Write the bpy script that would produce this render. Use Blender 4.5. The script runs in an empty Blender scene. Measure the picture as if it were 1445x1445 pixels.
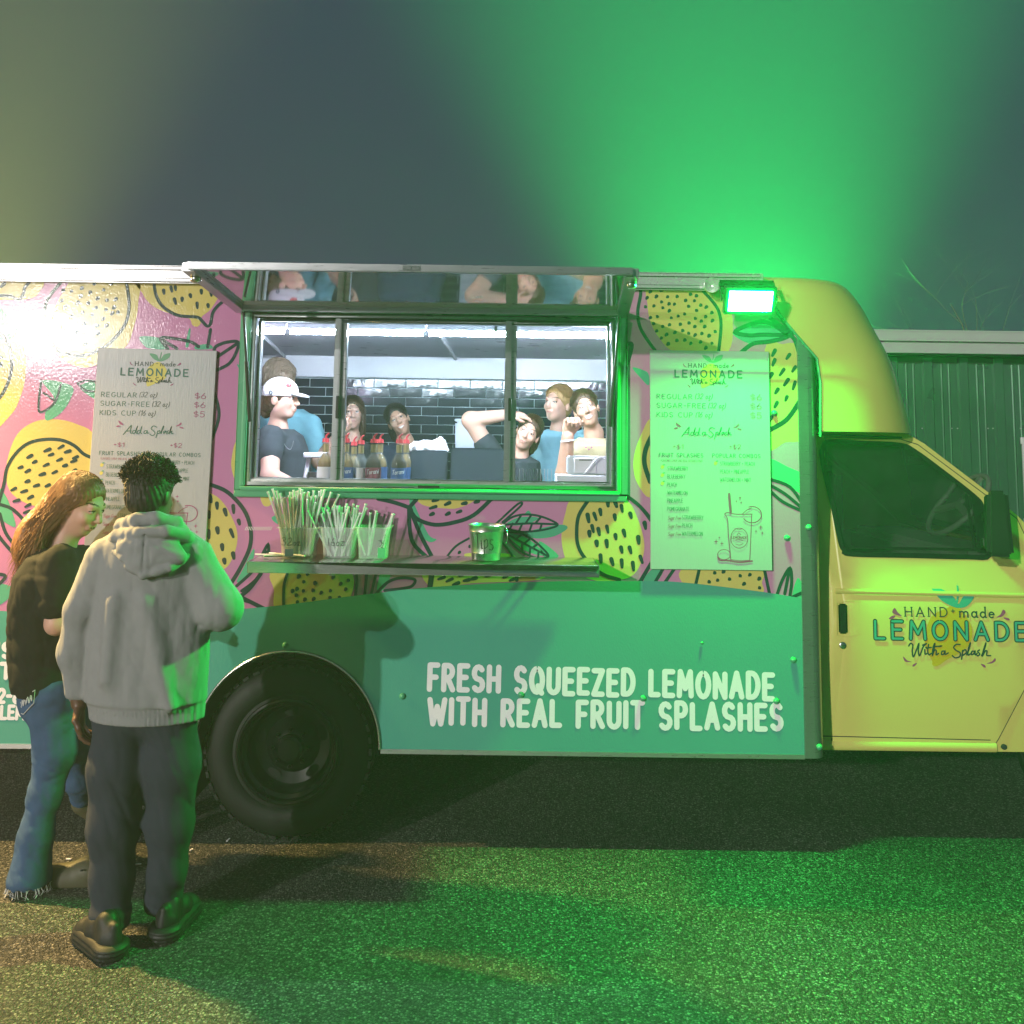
import bpy, bmesh, math, random
import numpy as np
from mathutils import Vector, Matrix
from mathutils.geometry import delaunay_2d_cdt, tessellate_polygon

R = math.radians
random.seed(7)
rng = np.random.default_rng(7)
S = bpy.context.scene
COL = S.collection

# ------------------------------------------------------------------ camera
F_PX, PPX, PPY, IMG = 1336.0, 722.5, 482.0, 1445.0      # focal length and lens axis of the photograph, in pixels
PITCH, ROLL = R(6.2), 0.0135
CAM = Vector((0.0, -4.2, 1.70))
cp, sp, cr, sr = math.cos(PITCH), math.sin(PITCH), math.cos(ROLL), math.sin(ROLL)
FWD = Vector((0, cp, sp)); UP0 = Vector((0, -sp, cp)); RT0 = Vector((1, 0, 0))
RIGHT = RT0 * cr + UP0 * sr; UPV = UP0 * cr - RT0 * sr
cam = bpy.data.cameras.new('camera')
cam.sensor_width = 36.0; cam.sensor_fit = 'HORIZONTAL'
cam.lens = 36.0 * F_PX / IMG
cam.shift_y = -(IMG / 2 - PPY) / IMG
cam.clip_start = 0.05; cam.clip_end = 2000
camo = bpy.data.objects.new('camera', cam); COL.objects.link(camo)
M = Matrix.Identity(4)
for i in range(3):
    M[i][0] = RIGHT[i]; M[i][1] = UPV[i]; M[i][2] = -FWD[i]; M[i][3] = CAM[i]
camo.matrix_world = M
S.camera = camo

def ray(px, py):
    xc = (px - PPX) / F_PX; yc = -(py - PPY) / F_PX
    return RIGHT * xc + UPV * yc + FWD
def W(px, py, Y=0.0):
    d = ray(px, py); t = (Y - CAM.y) / d.y
    return CAM + d * t
def G(px, py, z=0.0):
    d = ray(px, py); t = (z - CAM.z) / d.z
    return CAM + d * t
def PX(Y):                      # metres per photo pixel at a plane y = Y
    return (Y - CAM.y) / F_PX / cp

# ------------------------------------------------------------------ sky, sun, exposure
wd = bpy.data.worlds.new('World'); S.world = wd; wd.use_nodes = True
bg = wd.node_tree.nodes['Background']
bg.inputs[0].default_value = (0.38, 0.68, 1.05, 1); bg.inputs[1].default_value = 0.075

sun = bpy.data.lights.new('sun', 'SUN'); sun.energy = 2.1; sun.angle = R(0.9); sun.color = (1.0, 0.94, 0.87)
suno = bpy.data.objects.new('sun', sun); COL.objects.link(suno)
SUND = Vector((0.67, 1.0, -0.33)).normalized()
suno.rotation_euler = SUND.to_track_quat('-Z', 'Y').to_euler()

def spot(name, loc, target, watt, color, size, angle, blend):
    l = bpy.data.lights.new(name, 'SPOT'); l.energy = watt; l.color = color
    l.shadow_soft_size = size; l.spot_size = R(angle); l.spot_blend = blend
    o = bpy.data.objects.new(name, l); COL.objects.link(o)
    o.location = loc
    o.rotation_euler = (Vector(target) - Vector(loc)).to_track_quat('-Z', 'Y').to_euler()
    return o
# the street lamp behind the photographer whose reflection shines in the panel
spot('street_lamp_light', (-11.0, -18.0, 4.15), (-2.0, 0, 1.6), 3600, (1.0, 0.97, 0.92), 0.14, 40, 0.5)
# added unseen spots behind the truck imitate the coloured lens glare over the sky
spot('added_green_glow', (3.35, 9.6, 0.25), (3.1, 9.6, 10), 130000, (0.002, 1.0, 0.13), 0.05, 74, 1.0)
spot('added_amber_glow', (-8.6, 9.6, 0.25), (-8.0, 9.6, 10), 46000, (0.75, 0.95, 0.14), 0.05, 60, 1.0)

S.view_settings.view_transform = 'Standard'; S.view_settings.look = 'None'
S.view_settings.exposure = 0.0; S.view_settings.gamma = 1.0; S.view_settings.use_curve_mapping = False
S.render.engine = 'CYCLES'
S.cycles.use_denoising = True
S.cycles.max_bounces = 8; S.cycles.diffuse_bounces = 3; S.cycles.glossy_bounces = 4
S.cycles.transmission_bounces = 6; S.cycles.transparent_max_bounces = 16; S.cycles.volume_bounces = 0
S.cycles.caustics_reflective = False; S.cycles.caustics_refractive = False
S.cycles.sample_clamp_indirect = 4.0

# ------------------------------------------------------------------ materials
MATS = {}
def mat(name, col, rough=0.5, metal=0.0, var=0.12, vscale=6.0, bump=0.0, bscale=80.0, stretch=(1, 1, 1), coat=0.0,
        emit=None, estr=0.0, alpha=1.0, trans=0.0, spec=0.5, rvar=0.08, sheen=0.0, ior=1.45, sss=0.0):
    m = bpy.data.materials.new(name); m.use_nodes = True
    nt = m.node_tree; N = nt.nodes; L = nt.links
    b = N['Principled BSDF']
    tc = N.new('ShaderNodeTexCoord'); mp = N.new('ShaderNodeMapping'); mp.inputs['Scale'].default_value = stretch
    L.new(tc.outputs['Object'], mp.inputs[0])
    nz = N.new('ShaderNodeTexNoise'); nz.inputs['Scale'].default_value = vscale; nz.inputs['Detail'].default_value = 6
    L.new(mp.outputs[0], nz.inputs['Vector'])
    mx = N.new('ShaderNodeMix'); mx.data_type = 'RGBA'
    c = Vector(col[:3])
    mx.inputs[6].default_value = (*(c * (1 - var)), 1); mx.inputs[7].default_value = (*[min(1, v) for v in c * (1 + var)], 1)
    L.new(nz.outputs['Fac'], mx.inputs[0]); L.new(mx.outputs[2], b.inputs['Base Color'])
    mr = N.new('ShaderNodeMapRange'); mr.inputs[3].default_value = max(0.02, rough - rvar); mr.inputs[4].default_value = min(1, rough + rvar)
    L.new(nz.outputs['Fac'], mr.inputs[0]); L.new(mr.outputs[0], b.inputs['Roughness'])
    b.inputs['Metallic'].default_value = metal
    b.inputs['Specular IOR Level'].default_value = spec
    b.inputs['IOR'].default_value = ior
    b.inputs['Coat Weight'].default_value = coat; b.inputs['Coat Roughness'].default_value = 0.08
    b.inputs['Transmission Weight'].default_value = trans
    b.inputs['Sheen Weight'].default_value = sheen
    b.inputs['Alpha'].default_value = alpha
    if sss:
        b.inputs['Subsurface Weight'].default_value = sss; b.inputs['Subsurface Radius'].default_value = (0.012, 0.004, 0.002)
        b.inputs['Subsurface Scale'].default_value = 0.5
    if emit:
        b.inputs['Emission Color'].default_value = (*emit, 1); b.inputs['Emission Strength'].default_value = estr
    if bump:
        n2 = N.new('ShaderNodeTexNoise'); n2.inputs['Scale'].default_value = bscale; n2.inputs['Detail'].default_value = 3
        L.new(mp.outputs[0], n2.inputs['Vector'])
        bp = N.new('ShaderNodeBump'); bp.inputs['Strength'].default_value = 1.0; bp.inputs['Distance'].default_value = bump
        L.new(n2.outputs['Fac'], bp.inputs['Height']); L.new(bp.outputs[0], b.inputs['Normal'])
    MATS[name] = m
    return m

def glass_mat(name, tint=(0.9, 0.95, 0.93), rough=0.02, dirt=0.0, base=0.0):
    """a thin pane: see-through, mirror-like at grazing angles, with an optional film of dirt"""
    m = bpy.data.materials.new(name); m.use_nodes = True
    nt = m.node_tree; N = nt.nodes; L = nt.links; N.clear()
    out = N.new('ShaderNodeOutputMaterial')
    tr = N.new('ShaderNodeBsdfTransparent'); tr.inputs[0].default_value = (*tint, 1)
    gl = N.new('ShaderNodeBsdfGlossy'); gl.inputs['Roughness'].default_value = rough
    lw = N.new('ShaderNodeFresnel'); lw.inputs[0].default_value = 1.5
    ad = N.new('ShaderNodeMath'); ad.operation = 'ADD'; ad.use_clamp = True; ad.inputs[1].default_value = base
    L.new(lw.outputs[0], ad.inputs[0])
    mx = N.new('ShaderNodeMixShader'); L.new(ad.outputs[0], mx.inputs[0]); L.new(tr.outputs[0], mx.inputs[1]); L.new(gl.outputs[0], mx.inputs[2])
    last = mx
    tc = N.new('ShaderNodeTexCoord'); nz = N.new('ShaderNodeTexNoise'); nz.inputs['Scale'].default_value = 9; nz.inputs['Detail'].default_value = 8
    L.new(tc.outputs['Object'], nz.inputs['Vector'])
    df = N.new('ShaderNodeBsdfDiffuse'); df.inputs[0].default_value = (0.7, 0.75, 0.8, 1)
    ml = N.new('ShaderNodeMath'); ml.operation = 'MULTIPLY'; ml.inputs[1].default_value = dirt; L.new(nz.outputs['Fac'], ml.inputs[0])
    m2 = N.new('ShaderNodeMixShader'); L.new(ml.outputs[0], m2.inputs[0]); L.new(mx.outputs[0], m2.inputs[1]); L.new(df.outputs[0], m2.inputs[2])
    L.new(m2.outputs[0], out.inputs[0])
    MATS[name] = m
    return m

WRAP = dict(rough=0.115, var=0.04, bump=0.00055, bscale=150, stretch=(1, 1, 0.55), rvar=0.03)
mat('pink', (0.57, 0.22, 0.43), **WRAP)
mat('yellow_print', (0.66, 0.55, 0.17), **WRAP)
mat('dark_print', (0.022, 0.055, 0.058), **WRAP)
mat('leaf_print', (0.10, 0.42, 0.26), **WRAP)
mat('band_green', (0.085, 0.37, 0.275), **{**WRAP, 'var': 0.09, 'vscale': 1.7})
mat('white_print', (0.88, 0.87, 0.89), 0.4, var=0.04)
mat('trim_green', (0.08, 0.36, 0.19), 0.28, var=0.08)
mat('alu', (0.46, 0.48, 0.50), 0.30, 0.9, var=0.10, vscale=14, stretch=(1, 1, 12), bump=0.0004, bscale=40)
mat('alu_h', (0.62, 0.63, 0.64), 0.30, 0.9, var=0.10, vscale=14, stretch=(1, 12, 12), bump=0.0004, bscale=40)
mat('alu_white', (0.70, 0.69, 0.71), 0.26, 0.5, var=0.06, vscale=9)
mat('steel', (0.56, 0.57, 0.55), 0.22, 1.0, var=0.10, vscale=20, stretch=(1, 14, 14), bump=0.0003, bscale=30)
mat('steel_worn', (0.50, 0.51, 0.48), 0.42, 0.9, var=0.25, vscale=26, bump=0.001, bscale=60)
mat('galv', (0.60, 0.60, 0.58), 0.30, 1.0, var=0.14, vscale=30, bump=0.0006, bscale=25)
mat('yellow_paint', (0.66, 0.60, 0.17), 0.22, var=0.035, vscale=2.5, coat=0.25)
mat('black_plastic', (0.012, 0.013, 0.014), 0.38, var=0.2)
mat('rubber', (0.007, 0.007, 0.007), 0.62, var=0.25, vscale=25, bump=0.0008, bscale=120)
mat('black_rim', (0.006, 0.006, 0.007), 0.30, 0.2, var=0.2, coat=0.15)
mat('under', (0.012, 0.012, 0.012), 0.85, var=0.3)
mat('int_white', (0.70, 0.71, 0.76), 0.36, var=0.03)
mat('int_ceiling', (0.72, 0.75, 0.84), 0.30, var=0.05)
mat('tile_black', (0.024, 0.034, 0.046), 0.10, var=0.4, vscale=3, bump=0.0012, bscale=22, spec=0.6)
mat('grout', (0.45, 0.52, 0.58), 0.75, var=0.1)
mat('led', (1, 1, 1), 0.4, emit=(0.72, 0.85, 1.0), estr=335.0)
mat('led_green', (1, 1, 1), 0.4, emit=(0.003, 1.0, 0.085), estr=6300.0)
mat('led_white', (1, 1, 1), 0.4, emit=(1.0, 0.66, 0.22), estr=7800.0)
mat('board', (0.42, 0.43, 0.45), 0.30, var=0.03, bump=0.0004, bscale=30, stretch=(6, 1, 0.6))
mat('ink_teal', (0.045, 0.15, 0.12), 0.5, var=0.05)
mat('ink_dark', (0.03, 0.06, 0.06), 0.5, var=0.05)
mat('ink_pink', (0.32, 0.07, 0.18), 0.5, var=0.05)
mat('ink_lemon', (0.66, 0.58, 0.12), 0.5, var=0.08)
mat('ink_leaf', (0.12, 0.34, 0.20), 0.5, var=0.08)
mat('logo_teal', (0.06, 0.38, 0.28), 0.4, var=0.05)
mat('logo_lemon', (0.58, 0.42, 0.035), 0.35, var=0.12)
mat('cab_dark', (0.035, 0.037, 0.040), 0.6, var=0.2)
mat('cab_grey', (0.14, 0.14, 0.13), 0.6, var=0.15)
glass_mat('pane', (0.94, 0.97, 0.97), 0.01, dirt=0.035)
glass_mat('hatch_pane', (0.40, 0.55, 0.52), 0.05, dirt=0.38, base=0.28)
glass_mat('cab_glass', (0.62, 0.68, 0.66), 0.01, dirt=0.04)
mat('tub', (0.80, 0.84, 0.82), 0.25, var=0.05, trans=0.0, alpha=0.26)
mat('straw', (0.84, 0.85, 0.83), 0.55, var=0.12, vscale=40)
mat('straw_pale', (0.72, 0.78, 0.75), 0.55, var=0.12, vscale=40)
mat('tape_white', (0.82, 0.82, 0.84), 0.6, var=0.04)
mat('tape_green', (0.10, 0.75, 0.22), 0.6, var=0.04)
mat('marker', (0.02, 0.02, 0.025), 0.6)

# ------------------------------------------------------------------ mesh helpers
class MB:
    def __init__(s): s.v = []; s.f = []; s.m = []
    def add(s, vs, fs, mi=0):
        o = len(s.v); s.v += [tuple(p) for p in vs]
        for f in fs: s.f.append(tuple(i + o for i in f)); s.m.append(mi)
        return s
    def box(s, x0, x1, y0, y1, z0, z1, mi=0):
        v = [(x, y, z) for x in (x0, x1) for y in (y0, y1) for z in (z0, z1)]
        return s.add(v, [(0, 1, 3, 2), (4, 6, 7, 5), (0, 4, 5, 1), (2, 3, 7, 6), (0, 2, 6, 4), (1, 5, 7, 3)], mi)
    def bar(s, a, b, w, d, up=(0, 0, 1), mi=0):
        """a beam from a to b, w wide, d deep along 'up'"""
        a, b = Vector(a), Vector(b); t = (b - a).normalized(); u = Vector(up); u = (u - t * u.dot(t)).normalized(); r = t.cross(u)
        v = [p + r * (i * w / 2) + u * (j * d / 2) for p in (a, b) for i, j in ((-1, -1), (1, -1), (1, 1), (-1, 1))]
        return s.add(v, [(3, 2, 1, 0), (4, 5, 6, 7), (0, 1, 5, 4), (1, 2, 6, 5), (2, 3, 7, 6), (3, 0, 4, 7)], mi)
    def tube(s, pts, r, n=8, mi=0, caps=True, closed=False):
        pts = [Vector(p) for p in pts]; k = len(pts)
        rs = r if hasattr(r, '__len__') else [r] * k
        T = []
        for i in range(k):
            a = pts[(i - 1) % k] if (closed or i > 0) else pts[0]; b = pts[(i + 1) % k] if (closed or i < k - 1) else pts[-1]
            d = (b - a); T.append(d.normalized() if d.length > 1e-9 else Vector((0, 0, 1)))
        u = T[0].orthogonal().normalized(); vs = []
        for i in range(k):
            u = (u - T[i] * u.dot(T[i])); u = u.normalized() if u.length > 1e-6 else T[i].orthogonal().normalized()
            w = T[i].cross(u)
            for j in range(n):
                a = 2 * math.pi * j / n; vs.append(pts[i] + (u * math.cos(a) + w * math.sin(a)) * rs[i])
        fs = []
        for i in range(k if closed else k - 1):
            for j in range(n):
                a, b = i * n + j, i * n + (j + 1) % n; c, d = ((i + 1) % k) * n + (j + 1) % n, ((i + 1) % k) * n + j
                fs.append((a, b, c, d))
        if caps and not closed:
            fs.append(tuple(range(n))[::-1]); fs.append(tuple(range((k - 1) * n, k * n)))
        return s.add(vs, fs, mi)
    def lathe(s, prof, c, axis='z', n=32, mi=0, mis=None):
        """prof: (radius, along) pairs turned about an axis through c"""
        vs = []; k = len(prof)
        for (r, h) in prof:
            for j in range(n):
                a = 2 * math.pi * j / n; ca, sa = r * math.cos(a), r * math.sin(a)
                vs.append((c[0] + ca, c[1] + sa, c[2] + h) if axis == 'z' else (c[0] + ca, c[1] + h, c[2] + sa) if axis == 'y' else (c[0] + h, c[1] + ca, c[2] + sa))
        o = len(s.v); s.v += vs
        for i in range(k - 1):
            for j in range(n):
                f = (i * n + j, i * n + (j + 1) % n, (i + 1) * n + (j + 1) % n, (i + 1) * n + j)
                if axis == 'y': f = f[::-1]
                s.f.append(tuple(q + o for q in f)); s.m.append(mis[i] if mis else mi)
        return s
    def plate(s, outer, holes=(), y0=0.0, y1=0.02, mi=0, side=True, T=None):
        """a flat plate in x-z with holes, front face at y0, back at y1"""
        loops = [outer] + list(holes); flat = [p for l in loops for p in l]
        tri = tessellate_polygon([[Vector((p[0], p[1], 0)) for p in l] for l in loops])
        A = sum((flat[t[1]][0] - flat[t[0]][0]) * (flat[t[2]][1] - flat[t[0]][1]) - (flat[t[2]][0] - flat[t[0]][0]) * (flat[t[1]][1] - flat[t[0]][1]) for t in tri)
        tri = [t if A > 0 else t[::-1] for t in tri]
        n = len(flat); vs = [(p[0], y0, p[1]) for p in flat]
        fs = [tuple(t) for t in tri]
        if side:
            vs += [(p[0], y1, p[1]) for p in flat]; fs += [tuple(i + n for i in t[::-1]) for t in tri]
            o = 0
            for l in loops:
                k = len(l); ar = sum(l[i][0] * l[(i + 1) % k][1] - l[(i + 1) % k][0] * l[i][1] for i in range(k))
                flip = (ar < 0) != (l is not outer)
                for i in range(k):
                    a, b = o + i, o + (i + 1) % k
                    q = (a, a + n, b + n, b)
                    fs.append(q[::-1] if flip else q)
                o += k
        if T: vs = [T(v) for v in vs]
        return s.add(vs, fs, mi)
    def ribbon(s, pts, w, y=0.0, mi=0, cap=True, n=6):
        """a flat painted stroke in x-z, w wide with round ends; pts are (x, z)"""
        P = [Vector((p[0], p[1])) for p in pts]
        Q = [P[0]]
        for p in P[1:]:
            if (p - Q[-1]).length > 1e-6: Q.append(p)
        P = Q
        ws = w if hasattr(w, '__len__') else [w] * len(P)
        if len(P) > 3 and (P[0] - P[-1]).length < 1e-5: cap = False
        if len(P) == 1:
            r = ws[0] / 2
            vs = [(P[0].x + r * math.cos(a), y, P[0].y + r * math.sin(a)) for a in [2 * math.pi * i / 12 for i in range(12)]]
            return s.add(vs, [tuple(range(12))], mi)
        L, Rr = [], []
        for i, p in enumerate(P):
            d0 = (p - P[i - 1]).normalized() if i else None; d1 = (P[i + 1] - p).normalized() if i < len(P) - 1 else None
            d = d1 if d0 is None else d0 if d1 is None else (d0 + d1)
            d = d.normalized() if d.length > 1e-6 else d1
            nrm = Vector((-d.y, d.x)); sc = 1.0
            if d0 is not None and d1 is not None:
                c = max(0.5, nrm.dot(Vector((-d0.y, d0.x)))); sc = 1 / c
            L.append(p + nrm * ws[i] / 2 * sc); Rr.append(p - nrm * ws[i] / 2 * sc)
        out = list(Rr)
        def arc(c, a0, r): return [c + Vector((math.cos(a0 + math.pi * k / n), math.sin(a0 + math.pi * k / n))) * r for k in range(1, n)]
        vs = [(p.x, y, p.y) for p in L] + [(p.x, y, p.y) for p in Rr]; k = len(P)
        fs = [(i, k + i, k + i + 1, i + 1) for i in range(k - 1)]
        if cap:
            for (c, d, a, b, r) in ((P[0], (P[0] - P[1]), 0, k, ws[0] / 2), (P[-1], (P[-1] - P[-2]), 2 * k - 1, k - 1, ws[-1] / 2)):
                an = math.atan2(d.y, d.x) - math.pi / 2
                pts_ = arc(c, an, r); o = len(vs); vs += [(p.x, y, p.y) for p in pts_]
                ring = [k + 0] + [] if False else None
                # start: going round from right side to left side about the end
                fs.append(tuple([b if c is P[0] else b] + [o + q for q in range(len(pts_))][::-1] + [a])[::-1] if c is P[0] else tuple([a] + [o + q for q in range(len(pts_))] + [b]))
        return s.add(vs, fs, mi)
    def obj(s, name, mats, parent=None, smooth=None, loc=None):
        me = bpy.data.meshes.new(name); me.from_pydata(s.v, [], s.f)
        if isinstance(mats, (str,)): mats = [mats]
        for m in mats: me.materials.append(MATS[m])
        me.polygons.foreach_set('material_index', s.m)
        me.update()
        o = bpy.data.objects.new(name, me); COL.objects.link(o)
        if parent: o.parent = parent
        if smooth is not None: shade(o, smooth)
        return o

def split_objs(mb, name, mats, parent, gap=0.02):
    """one object for each cluster of prints that lie apart from the others"""
    par = list(range(len(mb.f)))
    def find(i):
        while par[i] != i: par[i] = par[par[i]]; i = par[i]
        return i
    own = {}
    for i, f in enumerate(mb.f):
        for v in f:
            if v in own: par[find(i)] = find(own[v])
            own[v] = i
    isl = {}
    for i in range(len(mb.f)): isl.setdefault(find(i), []).append(i)
    keys = list(isl); bb = []
    for k in keys:
        P = [mb.v[v] for i in isl[k] for v in mb.f[i]]; bb.append((min(p[0] for p in P), max(p[0] for p in P), min(p[2] for p in P), max(p[2] for p in P)))
    g = list(range(len(keys)))
    def fg(i):
        while g[i] != i: g[i] = g[g[i]]; i = g[i]
        return i
    for i in range(len(keys)):
        for j in range(i):
            a, b = bb[i], bb[j]
            if a[0] - gap < b[1] and b[0] - gap < a[1] and a[2] - gap < b[3] and b[2] - gap < a[3]: g[fg(i)] = fg(j)
    out = {}
    for i, k in enumerate(keys): out.setdefault(fg(i), []).extend(isl[k])
    objs = []
    for fs in out.values():
        q = MB(); mp = {}
        for i in fs:
            f2 = []
            for v in mb.f[i]:
                if v not in mp: mp[v] = len(q.v); q.v.append(mb.v[v])
                f2.append(mp[v])
            q.f.append(tuple(f2)); q.m.append(mb.m[i])
        objs.append(q.obj(name, mats, parent))
    return objs
def shade(o, ang=35):
    me = o.data
    me.polygons.foreach_set('use_smooth', [True] * len(me.polygons))
    if ang < 180:
        bm = bmesh.new(); bm.from_mesh(me)
        for e in bm.edges:
            if len(e.link_faces) == 2 and e.calc_face_angle(0) > R(ang): e.smooth = False
        bm.to_mesh(me); bm.free()
def bevel(o, w=0.004, seg=2):
    bm = bmesh.new(); bm.from_mesh(o.data)
    bmesh.ops.remove_doubles(bm, verts=bm.verts, dist=1e-5)
    es = [e for e in bm.edges if len(e.link_faces) == 2 and e.calc_face_angle(0) > R(35)]
    bmesh.ops.bevel(bm, geom=es, offset=w, segments=seg, affect='EDGES', clamp_overlap=True)
    bmesh.ops.recalc_face_normals(bm, faces=bm.faces)
    bm.to_mesh(o.data); bm.free(); shade(o, 40); return o
def fixn(o):
    bm = bmesh.new(); bm.from_mesh(o.data); bmesh.ops.recalc_face_normals(bm, faces=bm.faces); bm.to_mesh(o.data); bm.free(); return o
def empty(name, loc=(0, 0, 0)):
    o = bpy.data.objects.new(name, None); COL.objects.link(o); o.location = loc; o.empty_display_size = 0.1; return o
def tag(o, label, cat, group=None):
    o['label'] = label; o['category'] = cat
    if group: o['group'] = group
    return o
def struct(o, kind='structure'): o['kind'] = kind; return o
def link_copy(o, parent=None, name=None):
    c = o.copy(); COL.objects.link(c); c.parent = parent
    return c
def adopt(thing, *kids):
    """parent world-space meshes to an empty that stands somewhere else, keeping them where they are"""
    for k in kids:
        k.parent = thing; k.matrix_parent_inverse = Matrix.Translation(-thing.location)
def smooth_poly(pts, closed=True, n=6):
    """Catmull-Rom through the points"""
    P = [Vector(p) for p in pts]; k = len(P); out = []
    for i in range(k if closed else k - 1):
        p0 = P[(i - 1) % k] if closed or i else P[0]; p1 = P[i]; p2 = P[(i + 1) % k]; p3 = P[(i + 2) % k] if closed or i < k - 2 else P[-1]
        for j in range(n):
            t = j / n
            out.append(0.5 * ((2 * p1) + (p2 - p0) * t + (2 * p0 - 5 * p1 + 4 * p2 - p3) * t * t + (3 * p1 - p0 - 3 * p2 + p3) * t ** 3))
    if not closed: out.append(P[-1])
    return out
def wx(px, py, Y=0.0):
    p = W(px, py, Y); return (p.x, p.z)

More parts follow.
